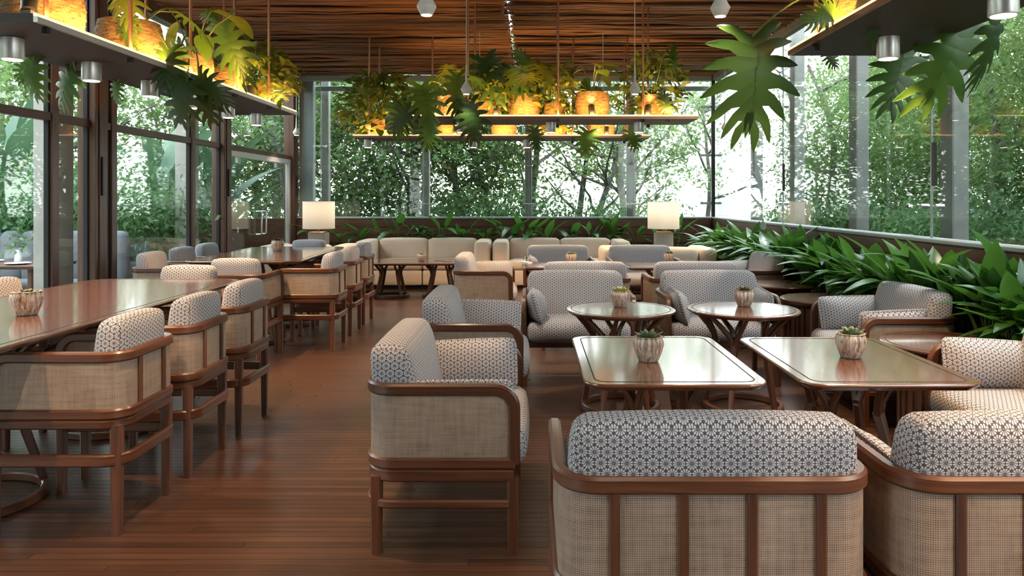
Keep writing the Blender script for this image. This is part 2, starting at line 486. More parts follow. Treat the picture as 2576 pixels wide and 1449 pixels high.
ORD = ['first', 'second', 'third', 'fourth', 'fifth', 'sixth', 'seventh', 'eighth', 'ninth', 'tenth', 'eleventh', 'twelfth', 'thirteenth', 'fourteenth', 'fifteenth', 'sixteenth', 'seventeenth', 'eighteenth', 'nineteenth', 'twentieth']
ORD += ['twenty-'+o for o in ORD[:9]]+['thirtieth']+['thirty-'+o for o in ORD[:9]]

# ------------------------------------------------------------------ room shell
XL, XR, YB, YF = -4.0, 3.15, 12.8, -3.0
ZC, SILL = 3.5, 1.09
floor = setting('floor', MB().box((XL-.15, YF, -.12), (XR+.15, YB+.15, -.032)).mesh('floor', M['roof'], 0))
PW, PT = .0475, .0450
plk = []
for ln in (2.2, 2.6, 3.0, 1.7):
    plk.append((ln, MB().box((-ln/2, -PT/2, -.03), (ln/2, PT/2, 0)).mesh('plank', M['floor'], 0)))
y = 1.55; row = 0
far = MB()
while y < YB+.1:
    x = XL-.1-random.random()*1.6; k = row % 4
    while x < XR+.1:
        ln, me = random.choice(plk)
        if 1.55 <= y < 4.9 and row < 74:
            if x+ln > (0-CX)*y/F-.3:
                link('plank', me, floor, Matrix.Translation((x+ln/2, y, 0)))
        else:
            far.box((x+.0015, y-PT/2, -.03), (x+ln-.0015, y+PT/2, 0))
        x += ln+.002
    y += PW; row += 1
y = 1.55-PW
while y > YF:
    far.box((XL-.1, y-PT/2, -.03), (XR+.1, y+PT/2, 0)); y -= PW
part('plank_field', far, M['floor'], floor, 0, kind='stuff')

ceiling = setting('ceiling', (MB().box((XL-.2, YF, 3.62), (-.275, YB+.2, 3.68)).box((-.235, YF, 3.62), (XR+.1, 10.6, 3.68)).box((-.235, 10.64, 3.62), (XR+.1, YB+.2, 3.68))).mesh('ceiling', M['roof'], 0))
sv = []
for i in range(10):
    ln = 1.0; mb = MB(); pts = []; rr = []
    for k in range(9):
        pts.append((k/8, random.gauss(0, .006), random.gauss(0, .007))); rr.append(.0165*random.uniform(.7, 1.3))
    sv.append(mb.tube(pts, rr, 6).mesh('stick', M['stick'], 60))
y = 7.2; n = 0
ylist = []
while y < YB+.05: ylist.append(y); y += .0455
for y in ylist:
    for (a, b) in ((XL-.1, -.275+random.uniform(-.05, .03)), (-.235+random.uniform(-.03, .05), XR+.05)):
        if abs(y-10.62) < .03 and a > -1: continue
        s = random.uniform(.8, 1.25); sag = .03*sin(y*2.1)+.02*sin(y*5.3+a)
        mt = Matrix.Translation((a, y+random.uniform(-.008, .008), ZC+random.uniform(0, .06)+sag*.5)) @ Matrix.Rotation(random.uniform(-.006, .006), 4, 'Z') @ Matrix.Diagonal((b-a, s, s, 1))
        link('stick', random.choice(sv), ceiling, mt); n += 1
rest = MB()
y = 7.15
while y > YF:
    for (a, b) in ((XL-.1, -.27), (-.235, XR+.05)):
        z = ZC+random.uniform(0, .05)
        rest.tube([(a, y, z), ((a+b)/2, y, z+random.uniform(-.01, .01)), (b, y, z)], .022*random.uniform(.8, 1.25), 5)
    y -= .05
part('stick_field', rest, M['stick'], ceiling, 60, kind='stuff')

# low walls under the glass, with a pale metal cap
wb = setting('wall_back', MB().box((-8.0, YB-.04, 0), (XR+.1, YB+.1, SILL-.03)).mesh('wall_back', M['panel'], 0))
part('sill_cap', MB().box((XL, YB-.06, SILL-.03), (XR+.1, YB+.12, SILL), .005), M['greymetal'], wb)
wr = setting('wall_right', MB().box((XR-.03, YF, 0), (XR+.1, YB, SILL-.03)).mesh('wall_right', M['panel'], 0))
part('sill_cap', MB().box((XR-.06, YF, SILL-.03), (XR+.12, YB-.06, SILL), .005), M['greymetal'], wr)
for i in range(3):
    part('board', MB().box((XR-.055, YF, SILL-.44+.135*i), (XR-.03, YB-.06, SILL-.31+.135*i), .004), M['panel'], wr)
    part('board', MB().box((XL, YB-.062, SILL-.44+.135*i), (XR-.06, YB-.04, SILL-.31+.135*i), .004), M['panel'], wb)
wf = setting('wall_front', MB().box((XL-.2, YF-.1, 0), (XR+.2, YF, 3.7)).mesh('wall_front', M['panel'], 0))

def root_structure(name):
    return setting(name, None)
# back glazing
ZT = 3.42
w1 = root_structure('window_1')
xs = [XL+.1, -3.61, -1.84, -.03, 1.77, XR-.02]
for a, b in zip(xs[:-1], xs[1:]):
    part('pane', MB().box((a+.006, YB+.03, SILL), (b-.006, YB+.042, ZT)), M['glass'], w1, 0)
part('header', MB().box((XL, YB-.02, ZT), (XR+.1, YB+.10, ZT+.09), .006), M['greymetal'], w1)
part('upper_rail', MB().box((XL, YB+.2, ZT-.14), (XR+.1, YB+.26, ZT-.06), .006), M['greymetal'], w1)
for x in xs[1:-1]:
    part('glazing_joint', MB().box((x-.003, YB+.025, SILL), (x+.003, YB+.047, ZT)), M['greymetal'], w1, 0)
    part('outer_post', MB().box((x-.075, YB+.35, -.3), (x+.055, YB+.48, ZT+.2), .01), M['post'], w1)
    for z in (SILL+.22, 2.3):
        part('glass_clamp', MB().tube([(x-.11, YB+.06, z), (x+.11, YB+.06, z)], .012, 8).tube([(x, YB+.0, z), (x, YB+.34, z)], .016, 8).tube([(x-.1, YB+.01, z), (x-.1, YB+.07, z)], .024, 10).tube([(x+.1, YB+.01, z), (x+.1, YB+.07, z)], .024, 10), M['steel'], w1)
part('corner_post', MB().box((XL+.02, YB+.05, 0), (XL+.26, YB+.2, ZT+.1), .008), M['greymetal'], w1)
part('corner_post', MB().box((XR-.055, YB-.03, SILL), (XR+.005, YB+.04, ZT+.1), .008), M['darkmetal'], w1)
for z in (1.33, 2.15, 2.98):
    part('corner_bracket', MB().box((XR-.24, YB+.0, z-.025), (XR+.12, YB+.03, z+.015), .004), M['greymetal'], w1)
# right glazing
w2 = root_structure('window_2')
ys = [YF, 1.0, 3.5, 5.92, 9.4, YB-.03]
for a, b in zip(ys[:-1], ys[1:]):
    part('pane', MB().box((XR+.02, a+.006, SILL), (XR+.032, b-.006, ZT)), M['glass'], w2, 0)
part('header', MB().box((XR-.04, YF, ZT), (XR+.08, YB, ZT+.10), .006), M['post'], w2)
for y in ys[1:-1]:
    part('glazing_joint', MB().box((XR+.017, y-.004, SILL), (XR+.035, y+.004, ZT)), M['greymetal'], w2, 0)
    part('pull_strip', MB().box((XR-.01, y-.10, 1.5), (XR+.015, y-.06, 1.84), .003), M['black'], w2)
    for z in (SILL+.25, 2.55):
        part('glass_clamp', MB().tube([(XR-.005, y-.11, z), (XR+.06, y-.11, z)], .02, 10).tube([(XR-.005, y+.11, z), (XR+.06, y+.11, z)], .02, 10).tube([(XR+.05, y-.12, z), (XR+.05, y+.12, z)], .007, 8), M['steel'], w2)
for y in (11.9, 10.1, 8.2, 6.35, 4.5, 2.6):
    part('outer_post', MB().box((XR+.38, y-.10, -.3), (XR+.52, y+.10, ZT+.5), .01), M['post'], w2)
# left glazing between wooden columns
for i, (a, b) in enumerate(((3.7, 3.94), (6.87, 7.07), (9.77, 10.0), (12.62, 12.86))):
    c = setting('trim_%d' % (i+1), MB().box((XL-.17, a, 0), (XL, b, 3.6), .006).mesh('column', M['col'], 30))
    part('cover_strip', MB().box((XL-.004, a+.05, 0), (XL+.012, b-.05, 3.55), .004), M['col'], c)
    part('black_pull', MB().box((XL+.012, a+.07, 1.43), (XL+.03, a+.11, 1.79), .003), M['black'], c)
part('beam', MB().box((XL-.16, YF, 3.36), (XL-.02, YB, 3.5), .006), M['col'], setting('trim_5', None))
def bay(name, y0, y1, mull, door=False):
    w = root_structure(name); ed = [y0]+[m for m in mull]+[y1]; x0, x1 = XL-.12, XL-.05
    part('transom', MB().box((x0, y0, 2.06), (x1, y1, 2.13), .004), M['col'], w)
    for m in mull:
        part('mullion', MB().box((x0, m-.045, 0), (x1+.01, m+.045, 3.4), .004), M['col'], w)
    for a, b in zip(ed[:-1], ed[1:]):
        a2, b2 = a+(.045 if a in mull else 0), b-(.045 if b in mull else 0)
        for z0, z1 in (((.06, 2.06)), (2.13, 3.36)):
            if door and z0 < 1: continue
            part('pane', MB().box((XL-.09, a2, z0), (XL-.08, b2, z1)), M['glass'], w, 0)
            if (a2-y0 > .02 or True) and not door:
                part('pane_bead', MB().box((XL-.105, a2, z0), (XL-.065, a2+.018, z1)).box((XL-.105, b2-.018, z0), (XL-.065, b2, z1)), M['darkmetal'], w, 0)
    if not door: part('bottom_rail', MB().box((x0, y0, 0), (x1, y1, .06), .004), M['col'], w)
    return w
bay('window_3', YF, 3.7, [.8, 2.4])
bay('window_4', 3.94, 6.87, [4.4, 6.36])
bay('window_5', 7.07, 9.77, [7.26, 8.97])
bay('window_6', 10.0, 12.62, [], True)
d1 = root_structure('door_1')
part('head_frame', MB().box((XL-.11, 10.0, 1.98), (XL-.05, 12.62, 2.06), .004), M['alu'], d1)
part('side_frame', MB().box((XL-.11, 12.52, 0), (XL-.05, 12.62, 1.98), .004), M['alu'], d1)
for a, b, side in ((10.42, 11.17, 1), (11.18, 12.0, -1)):
    lf = part('glass_leaf', MB().box((XL-.085, a, .02), (XL-.073, b, 1.97)), M['glass'], d1, 0)
    yh = b-.09 if side > 0 else a+.09
    part('handle', MB().tube([(XL-.07, yh, .87), (XL-.0, yh, .87), (XL+.012, yh, .89), (XL+.012, yh, 1.19), (XL-.0, yh, 1.21), (XL-.07, yh, 1.21)], .013, 10), M['steel'], lf, label='polished steel pull handle')
for a, b in ((10.0, 10.41), (12.01, 12.52)):
    part('side_light', MB().box((XL-.085, a, .02), (XL-.073, b, 1.97)), M['glass'], d1, 0)
for y in (10.42, 12.0):
    part('hinge_plate', MB().box((XL-.10, y-.05, 1.9), (XL-.06, y+.05, 1.98), .003), M['steel'], d1)

# planters (dark timber troughs) along right and back glass
p1 = thing('planter_trough', 'long dark timber planter trough full of plants along the right glass wall', 'planter', (0, 0, 0))
part('trough', MB().box((2.74, 1.0, 0), (2.80, 12.1, .46), .005), M['panel'], p1)
part('soil_bed', MB().box((2.80, 1.0, .0), (XR-.06, 12.1, .40)), M['soil'], p1, 0)
p2 = thing('planter_trough', 'long dark timber planter trough under the back glass wall', 'planter', (0, 0, 0))
part('trough', MB().box((XL+.1, 12.42, 0), (XR-.06, 12.47, .60), .005), M['panel'], p2)
part('soil_bed', MB().box((XL+.1, 12.47, 0), (XR-.06, YB-.065, .54)), M['soil'], p2, 0)

# ------------------------------------------------------------------ armchairs and dining chairs
def upath(D, W, R, t, z, xf, rb=0, zdown=None, n=7):
    w, xb = W/2-t/2, -(D/2-t/2); pts = []
    if zdown is not None:
        pts.append(V((xf, -w, zdown))); pts.append(V((xf, -w, (zdown+z-rb)/2)))
        for i in range(n+1):
            a = pi/2*i/n; pts.append(V((xf-rb+rb*cos(a), -w, z-rb+rb*sin(a))))
    else: pts.append(V((xf, -w, z)))
    xm = (xf-rb+xb+R)/2
    pts.append(V((xm, -w, z)))
    for i in range(n+1):
        a = -pi/2-pi/2*i/n; pts.append(V((xb+R+R*cos(a), -w+R+R*sin(a), z)))
    half = len(pts)
    pts.append(V((xb, 0, z)))
    for p in pts[half-1::-1]: pts.append(V((p.x, -p.y, p.z)))
    return pts

def make_chair(kind):
    L = kind == 'lounge'
    D, W, R, t = (.615, .86, .105, .038) if L else (.58, .50, .085, .036)
    z_arm, h_arm = (.650, .047) if L else (.742, .044)
    z_lo, h_lo = (.362, .044) if L else (.506, .042)
    z_fr, h_fr = (.313, .050) if L else (.464, .040)
    z_st, h_st = (.203, .034) if L else (.315, .050)
    o = thing('lounge_armchair' if L else 'dining_chair', '', 'armchair' if L else 'chair')
    xf = D/2-t/2
    part('arm_rail', MB().sweep(upath(D, W, R, t, z_arm, xf, .075, z_lo), t, h_arm, (0, -1, 0), .22), M['wood'], o)
    part('lower_rail', MB().sweep(upath(D, W, R, t, z_lo, xf), t, h_lo, (0, -1, 0), .2), M['wood'], o)
    fr = MB().sweep(upath(D-.008, W-.008, R, t, z_fr, xf-.004), t, h_fr, (0, -1, 0), .2)
    fr.box((xf-.03, -W/2+t, z_fr-h_fr/2), (xf, W/2-t, z_fr+h_fr/2), .006)
    part('seat_frame', fr, M['wood'], o)
    st = MB().sweep(upath(D, W, R, .026, z_st, xf-.02), .026, h_st, (0, -1, 0), .25)
    part('stretcher', st, M['wood'], o)
    lw = .046
    for sx, sy in ((1, -1), (1, 1), (-1, -1), (-1, 1)):
        cx = D/2-lw/2-.002 if sx > 0 else -D/2+lw/2+.028
        cy = sy*(W/2-lw/2-(.002 if sx > 0 else .016))
        part('leg', MB().sweep([(cx, cy, 0), (cx, cy, z_st), (cx, cy, z_fr-h_fr*.1)], lw, lw, (0, 1, 0), .18, scale=[.82, .95, 1]), M['wood'], o)
    zc0, zc1 = z_lo+h_lo/2-.004, z_arm-h_arm/2+.004
    pan = MB().sweep(upath(D-.03, W-.03, R-.012, .008, (zc0+zc1)/2, xf-.012), .008, zc1-zc0, (0, -1, 0), 0)
    part('cane_panel', pan, M['cane'], o)
    ns = 4 if L else 2
    for k in range(ns):
        yy = (k-(ns-1)/2)*(.18 if L else .205)
        part('slat', MB().box((-D/2+.004, yy-.014, zc0-.002), (-D/2+.026, yy+.014, zc1+.002), .004), M['wood'], o)
    if not L:
            pass
    if L:
        part('seat_deck', MB().box((-D/2+.05, -W/2+.05, z_fr-.01), (D/2-.05, W/2-.05, z_fr+.018), .004), M['black'], o)
        part('seat_cushion', MB().cushion((.60, W-.085, .15), .055, 8, .014, (.035, 0, .402)), M['flower'], o)
        def wp(q, p):
            k = (q.z+.19)/.38
            return V((q.x*(1.15-.35*k)-.07*k, q.y*(1-.025*k), q.z))
        part('back_cushion', MB().cushion((.19, W-.088, .40), .052, 9, .010, (-.152, 0, .612), wp), M['flower'], o)
        part('care_tag', MB().box((-.263, W/2-.125, .765), (-.2565, W/2-.09, .772), .001), M['black'], o, label='small black fabric tag on the back cushion')
    else:
        part('seat_deck', MB().box((-D/2+.045, -W/2+.045, z_fr-.01), (D/2-.045, W/2-.045, z_fr+.03), .004), M['black'], o)
        part('seat_cushion', MB().cushion((.50, W-.085, .085), .038, 6, .008, (.025, 0, .535)), M['flower'], o)
        def wp(q, p):
            k = (q.z+.17)/.34
            return V((q.x*(1.1-.25*k)-.03*k, q.y*(1-.03*k), q.z))
        part('back_cushion', MB().cushion((.135, W-.088, .345), .045, 9, .008, (-.165, 0, .718), wp), M['flower'], o)
        part('care_tag', MB().box((-.236, W/2-.12, .855), (-.231, W/2-.095, .861), .001), M['black'], o, label='small black fabric tag on the back cushion')
    return o
lounge0 = make_chair('lounge'); dining0 = make_chair('dining')
first = {}
def place(src, key, x, y, rz, label, group):
    if key not in first:
        first[key] = 1; src.location = (x, y, 0); src.rotation_euler = (0, 0, rz); src['label'] = label; src['group'] = group; return src
    return copy_thing(src, (x, y, 0), rz, label, group)
LOUNGES = [
    (-.353, 3.35, 0, 'large cane sided armchair standing alone in the aisle, side towards us, patterned cushions'),
    (-.353, 4.77, 0, 'cane sided armchair just behind the large armchair in the aisle, orange light on its pillow'),
    (-.49, 7.98, 0, 'cane sided armchair at the left end of the far rectangular table'),
    (.36, 5.86, -pi/2, 'front facing armchair behind the round table with the yellow succulent'),
    (1.44, 5.86, -pi/2, 'front facing armchair behind the round table with the dark green succulent'),
    (.505, 7.16, pi/2, 'armchair seen from behind, back to back with the armchair at the yellow succulent table'),
    (1.53, 7.16, pi/2, 'armchair seen from behind, back to back with the armchair at the green succulent table'),
    (.49, 2.25, pi/2, 'nearest armchair seen from behind, whole back with four slats and patterned cushion'),
    (1.395, 2.25, pi/2, 'armchair seen from behind, cut off by the bottom right corner of the photo'),
    (2.34, 5.0, pi, 'armchair facing left in front of the peace lilies, between two round side tables'),
    (2.31, 3.35, pi, 'armchair facing left at the right photo edge beside the reddish round side table'),
    (2.32, 8.03, pi, 'far armchair facing left by the planter, only its sandy back cushion showing'),
    (.34, 9.2, -pi/2, 'far front facing armchair at the left one of the two far rectangular tables'),
    (1.37, 9.2, -pi/2, 'far front facing armchair at the right one of the two far rectangular tables'),
]
for (x, y, rz, lb) in LOUNGES: place(lounge0, 'l', x, y, rz, lb, 'cane lounge armchairs')
DIN = [
    (-1.965, 3.33, pi, 'nearest dining chair on the aisle side of the near long table'),
    (-1.965, 3.97, pi, 'second dining chair on the aisle side of the near long table'),
    (-1.965, 4.63, pi, 'third dining chair on the aisle side of the near long table'),
    (-3.20, 4.72, 0, 'dining chair on the window side of the near long table, back at left photo edge'),
    (-3.20, 3.95, 0, 'dining chair on the window side of the near long table, seen only beneath it'),
    (-2.60, 5.50, -pi/2, 'dining chair at the far end of the near long table, sunlit cushion over the tabletop'),
    (-2.50, 6.53, pi/2, 'dining chair at the near end of the far long table, seen from behind'),
    (-2.06, 7.07, pi, 'nearest dining chair on the aisle side of the far long table, broad cane side'),
    (-2.08, 7.83, pi, 'middle dining chair on the aisle side of the far long table'),
    (-2.10, 8.52, pi, 'farthest dining chair on the aisle side of the far long table'),
    (-3.42, 7.12, 0, 'nearest dining chair on the window side of the far long table'),
    (-3.46, 7.83, 0, 'middle dining chair on the window side of the far long table'),
    (-3.50, 8.52, 0, 'farthest dining chair on the window side of the far long table'),
    (-2.74, 9.05, -pi/2, 'dining chair at the far end of the far long table, pale cushion beside the lamp'),
]
for (x, y, rz, lb) in DIN: place(dining0, 'd', x, y, rz, lb, 'cane dining chairs')

# loose pillows on the armchairs
def knife(q, p):
    return V((q.x, q.y*(.12+.88*(1-abs(p[0])**3.2)*(1-abs(p[2])**3.2)), q.z))
pil0 = MB().cushion((.43, .15, .25), .03, 9, .004, (0, 0, 0), knife).mesh('scatter_pillow', M['flower'], 60)
def pillow(chair, side, label, dx=.04, tilt=.28, low=0):
    x, y, rz, _ = LOUNGES[chair]
    m = Matrix.Translation((x, y, 0)) @ Matrix.Rotation(rz, 4, 'Z') @ Matrix.Translation((dx+.03, side*.315, .585-low)) @ Matrix.Rotation(-side*tilt, 4, 'X') @ Matrix.Rotation(random.uniform(-.06, .06), 4, 'Y')
    link('scatter_pillow', pil0, None, m, label=label, category='pillow', group='patterned arm pillows')
pillow(0, 1, 'patterned pillow against the far arm of the large aisle armchair')
pillow(0, -1, 'patterned pillow behind the near arm of the large aisle armchair', low=.035)
pillow(1, 1, 'warmly lit patterned pillow on the second aisle armchair')
pillow(2, 1, 'pale patterned pillow on the armchair at the left end of the far table')
pillow(3, -1, 'patterned pillow on the left arm of the armchair at the yellow succulent table', .10)
pillow(4, -1, 'patterned pillow on the left arm of the armchair at the green succulent table', .10)
pillow(4, 1, 'patterned pillow on the right arm of the armchair at the green succulent table', .10)
pillow(7, 1, 'patterned pillow at the left arm of the nearest armchair, mostly hidden', low=.05)
pillow(8, 1, 'patterned pillow at the left arm of the armchair in the bottom right corner', low=.05)
pillow(9, -1, 'patterned pillow leaning on the far arm of the armchair before the peace lilies')
pillow(9, 1, 'patterned pillow behind the near arm of the armchair before the peace lilies')
pillow(10, -1, 'plump patterned pillow on the armchair at the right photo edge')
pillow(12, -1, 'patterned pillow on the far front facing armchair at the left far table', .10)
pillow(11, -1, 'pillow on the far armchair by the planter with the sandy cushion')

# ------------------------------------------------------------------ tables
def pedestal(parent, cx, cy, ztop, rbot, rtop, reach, n=4, rot=pi/4, ring=True):
    if ring:
        pts = [(cx+rbot*cos(2*pi*i/40), cy+rbot*sin(2*pi*i/40), .022) for i in range(40)]
        part('base_ring', MB().sweep(pts, .034, .044, None, .2, closed=True), M['wood'], parent)
    for k in range(n):
        a = rot+2*pi*k/n; ca, sa = cos(a), sin(a)
        def P(r, z, da=0): return V((cx+r*cos(a+da), cy+r*sin(a+da), z))
        zf = ztop*.70
        mb = MB().sweep([P(rbot, .03), P(rtop+(rbot-rtop)*.5, zf*.5), P(rtop, zf)], .038, .044, (-sa, ca, 0), .2, scale=[.8, .95, 1.05])
        for s in (-1, 1):
            mb.sweep([P(rtop, zf-.03), P(rtop+.012, zf+.05, s*.12), P(rtop+(reach-rtop)*.45, zf+(ztop-zf)*.62, s*.30), P(reach, ztop, s*.40)], .030, .036, (-sa, ca, 0), .2, scale=[1.1, 1, .9, .75])
        part('leg', mb, M['wood'], parent)
def inlay(parent, poly, z, closed=True):
    part('inlay_line', MB().sweep([(p[0], p[1], z) for p in poly], .005, .0012, None, 0, closed=True), M['roof'], parent, label='fine dark inlay line around the tabletop')
def rect_table(x0, y0, x1, y1, z, label, r=.09, peds=None, name='square_table', group=None, rot=0, bulge=0, cat='table'):
    cx, cy = (x0+x1)/2, (y0+y1)/2; hx, hy = (x1-x0)/2, (y1-y0)/2
    t = thing(name, label, cat, (cx, cy, 0), rot, group)
    part('tabletop', MB().slab(rrect(-hx, -hy, hx, hy, r), z-.030, z, .006, .012), M['top'], t, 14)
    inlay(t, rrect(-hx+.045, -hy+.045, hx-.045, hy-.045, max(r-.035, .02)), z+.0004)
    for (px, py, rb, rt, rc) in (peds or [(0, 0, .27, .15, .25)]): pedestal(t, px, py, z-.03, rb, rt, rc)
    return t
TZ = .666
rect_table(.215, 2.95, .955, 4.0, TZ, 'near left rectangular table in front of the nearest armchair', group='low rectangular tables')
rect_table(1.09, 2.95, 1.815, 3.97, TZ, 'near right rectangular table beside the armchair at the right edge', group='low rectangular tables')
rect_table(-.1, 7.95, .95, 8.68, TZ, 'far left rectangular table between back to back armchairs and the sofas', group='low rectangular tables')
rect_table(1.04, 7.95, 1.97, 8.68, TZ, 'far right rectangular table close to the planter', group='low rectangular tables')
def round_table(x, y, r, z, label, group, base='legs', mat='top'):
    t = thing('round_table', label, 'table', (x, y, 0), 0, group)
    poly = [(r*cos(2*pi*i/56), r*sin(2*pi*i/56)) for i in range(56)]
    part('tabletop', MB().slab(poly, z-.03, z, .006, .012), M[mat], t, 14)
    inlay(t, [(p[0]*(r-.035)/r, p[1]*(r-.035)/r) for p in poly], z+.0004)
    if base == 'legs': pedestal(t, 0, 0, z-.03, .245, .175, r*.82, 5, .35)
    else:
        part('drum', MB().lathe([(r*.70, .0), (r*.70, .03), (r*.72, .05), (r*.72, z-.06), (r*.80, z-.035), (r*.80, z-.03)], 32), M['panel'], t)
        for k in range(28):
            a = 2*pi*k/28; c, s = cos(a), sin(a)
            part('drum_slat', MB().sweep([(c*r*.73, s*r*.73, .05), (c*r*.73, s*r*.73, z-.06)], .03, .014, (-s, c, 0), .2), M['panel'], t)
    return t
round_table(.60, 5.0, .365, TZ, 'round table carrying the pot with the yellow succulent', 'round tables between armchairs')
round_table(1.42, 5.0, .368, TZ, 'round table carrying the pot with the low dark green succulent', 'round tables between armchairs')
round_table(2.35, 4.15, .38, .60, 'reddish round side table between the two armchairs facing left', 'round side tables by the planter', 'drum')
round_table(2.38, 6.0, .36, .60, 'grey reflecting round side table behind the armchair before the peace lilies', 'round side tables by the planter', 'drum')
round_table(2.35, 7.05, .34, .60, 'far round side table by the planter, near the sandy cushioned armchair', 'round side tables by the planter', 'drum')
DZ = .83
rect_table(-3.10, 2.45, -2.03, 5.33, DZ, 'near long dining table with large glossy top and one succulent pot', .14, [(0, -.45, .28, .13, .33), (0, .72, .28, .13, .33)], 'dining_table', 'long dining tables')
rect_table(-3.24, 6.80, -2.16, 8.93, DZ, 'far long dining table next to the glass doors', .16, [(0, -.5, .28, .13, .33), (0, .5, .28, .13, .33)], 'dining_table', 'long dining tables', rot=radians(2.5))
rect_table(-2.45, 10.25, -.95, 11.15, .51, 'long low table in front of the beige sofa', .06, [(-.25-.05, 0, .25, .16, .24), (.42, 0, .25, .16, .24)], 'sofa_table')

# succulents in fluted pots
def pot(p, label, s=1.0, mat='succ', flat=False):
    t = thing('succulent_pot', label, 'plant pot', p, random.uniform(0, 6), 'succulents in streaked pots')
    prof = [(.036, 0), (.042, .004), (.055, .04), (.063, .072), (.060, .088), (.055, .098), (.057, .104), (.053, .105), (.050, .098), (.046, .085)]
    fl = lambda a, k: (.035*sin(13*a)+.02*sin(7*a+1))*min(1, k*3)
    part('pot', MB().lathe([(r*s, z*s) for r, z in prof], 52, (0, 0, 0), fl), M['pot'], t)
    part('soil', MB().lathe([(.0001, .086*s), (.050*s, .086*s), (.050*s, .088*s), (.0001, .092*s)], 16), M['soil'], t)
    mb = MB()
    rows = ((6, .30, .035), (8, .62, .05), (10, .98, .062), (11, 1.28, .062)) if not flat else ((7, .7, .035), (10, 1.1, .05), (11, 1.38, .058))
    for (n, tilt, ln) in rows:
        for k in range(n):
            a = 2*pi*(k+random.random()*.5)/n+tilt; b0 = len(mb.v); ln2 = ln*s*random.uniform(.85, 1.15)
            w = .011*s
            rings = []
            for q, (f, ww) in enumerate(((0, .5), (.35, .9), (.7, 1.0), (.88, .6), (1, .05))):
                rings.append([V((-w*ww, .0, f*ln2)), V((0, -.004*s*ww, f*ln2)), V((w*ww, 0, f*ln2)), V((0, .005*s*ww, f*ln2)), V((-w*ww, 0, f*ln2))])
            mb.strip(rings)
            mt = Matrix.Translation((0, 0, .09*s)) @ Matrix.Rotation(a, 4, 'Z') @ Matrix.Rotation(-tilt, 4, 'X') @ Matrix.Translation((0, .006, 0))
            mb.xf(mt, b0)
    part('rosette', mb, M[mat], t, 60)
    return t
pot(at(68, 792, DZ), 'succulent pot on the near long dining table', 1.12, 'succd', True)
pot(at(1631, 908, TZ), 'tall leaved succulent pot on the near left rectangular table', 1.08)
pot(at(2140, 899, TZ), 'dark spiky succulent pot on the near right rectangular table', 1.08, 'succ')
pot(at(1561, 772, TZ), 'yellow succulent pot on the left round table', 1.08, 'succy')
pot(at(1872, 770, TZ), 'low dark green succulent pot on the right round table', 1.05, 'succd')
pot(at(1437, 661, TZ), 'small succulent pot on the far left rectangular table', 1.0)
pot(at(1683, 659, TZ), 'small succulent pot on the far right rectangular table', 1.0)
pot(at(699, 631, DZ), 'white looking succulent pot on the far long dining table', 1.1, 'succd')
pot(at(1060, 657, .51), 'small round pot on the low table before the beige sofa', 1.0, 'succd', True)

# folded menu cards and napkins on far tables
for (px, py, z, lb) in ((1107, 655, .51, 'dark menu card lying on the low table before the beige sofa'), (1128, 657, .51, 'second dark menu card on the low table before the beige sofa')):
    p = at(px, py, z); o = link('menu_card', MB().box((p.x-.07, p.y-.10, z), (p.x+.05, p.y+.1, z+.006), .001).mesh('menu_card', M['paper'], 0), None, label=lb, category='menu')
for i, (px, py, lb) in enumerate(((1318, 660, 'white folded napkin at the left end of the far left table'), (1508, 657, 'white folded napkin between the two far tables'), (1522, 658, 'second white folded napkin between the two far tables'), (1713, 656, 'white folded napkin right of the pot on the far right table'))):
    p = at(px, py, TZ)
    link('folded_napkin', MB().box((-.03, -.09, 0), (.03, .09, .012), .004).mesh('folded_napkin', M['plate'], 30), None, Matrix.Translation((min(max(p.x, -.05), 1.9), max(min(p.y, 8.6), 8.05), TZ)) @ Matrix.Rotation(.5, 4, 'Z'), label=lb, category='napkin')

# ------------------------------------------------------------------ sofas at the back
def sofa(x0, x1, y0, y1, rz, n, label, arms=(1, 1), h=.755):
    """front towards -y in local space"""
    w, d = x1-x0, y1-y0; t = thing('beige_sofa', label, 'sofa', ((x0+x1)/2, (y0+y1)/2, 0), rz, 'beige lounge sofas')
    aw = .25; a0, a1 = -w/2+(aw if arms[0] else 0), w/2-(aw if arms[1] else 0)
    part('plinth', MB().box((-w/2+.05, -d/2+.06, 0), (w/2-.05, d/2-.05, .06), .004), M['black'], t)
    cw = (a1-a0)/n
    for k in range(n):
        c = a0+cw*(k+.5)
        part('base', MB().cushion((cw-.004, d-.02, .24), .03, 5, .0, (c, 0, .18)), M['beige'], t)
        part('seat_cushion', MB().cushion((cw-.006, d-.24, .15), .05, 6, .012, (c, -.11, .365)), M['beige'], t)
        part('back_cushion', MB().cushion((cw-.006, .26, h-.30), .06, 7, .012, (c, d/2-.14, .30+(h-.30)/2)), M['beige'], t)
    for s, f in ((-1, arms[0]), (1, arms[1])):
        if f: part('arm', MB().cushion((aw-.006, d-.01, h-.07), .055, 7, .008, (s*(w/2-aw/2), 0, .06+(h-.07)/2)), M['beige'], t)
    return t
sofa(-2.72, -.625, 11.5, 12.38, 0, 2, 'beige two seat sofa behind the low table, left of centre')
sofa(-.595, 1.55, 11.5, 12.38, 0, 2, 'beige two seat sofa right of centre, behind the far armchairs')
sofa(.95, 2.45, 9.75, 10.6, pi, 1, 'beige sofa turned away from us, back against the far right armchair')
sofa(-3.75, -2.5, 10.2, 11.0, pi, 1, 'beige sofa turned away, behind the far long dining table', h=.76)

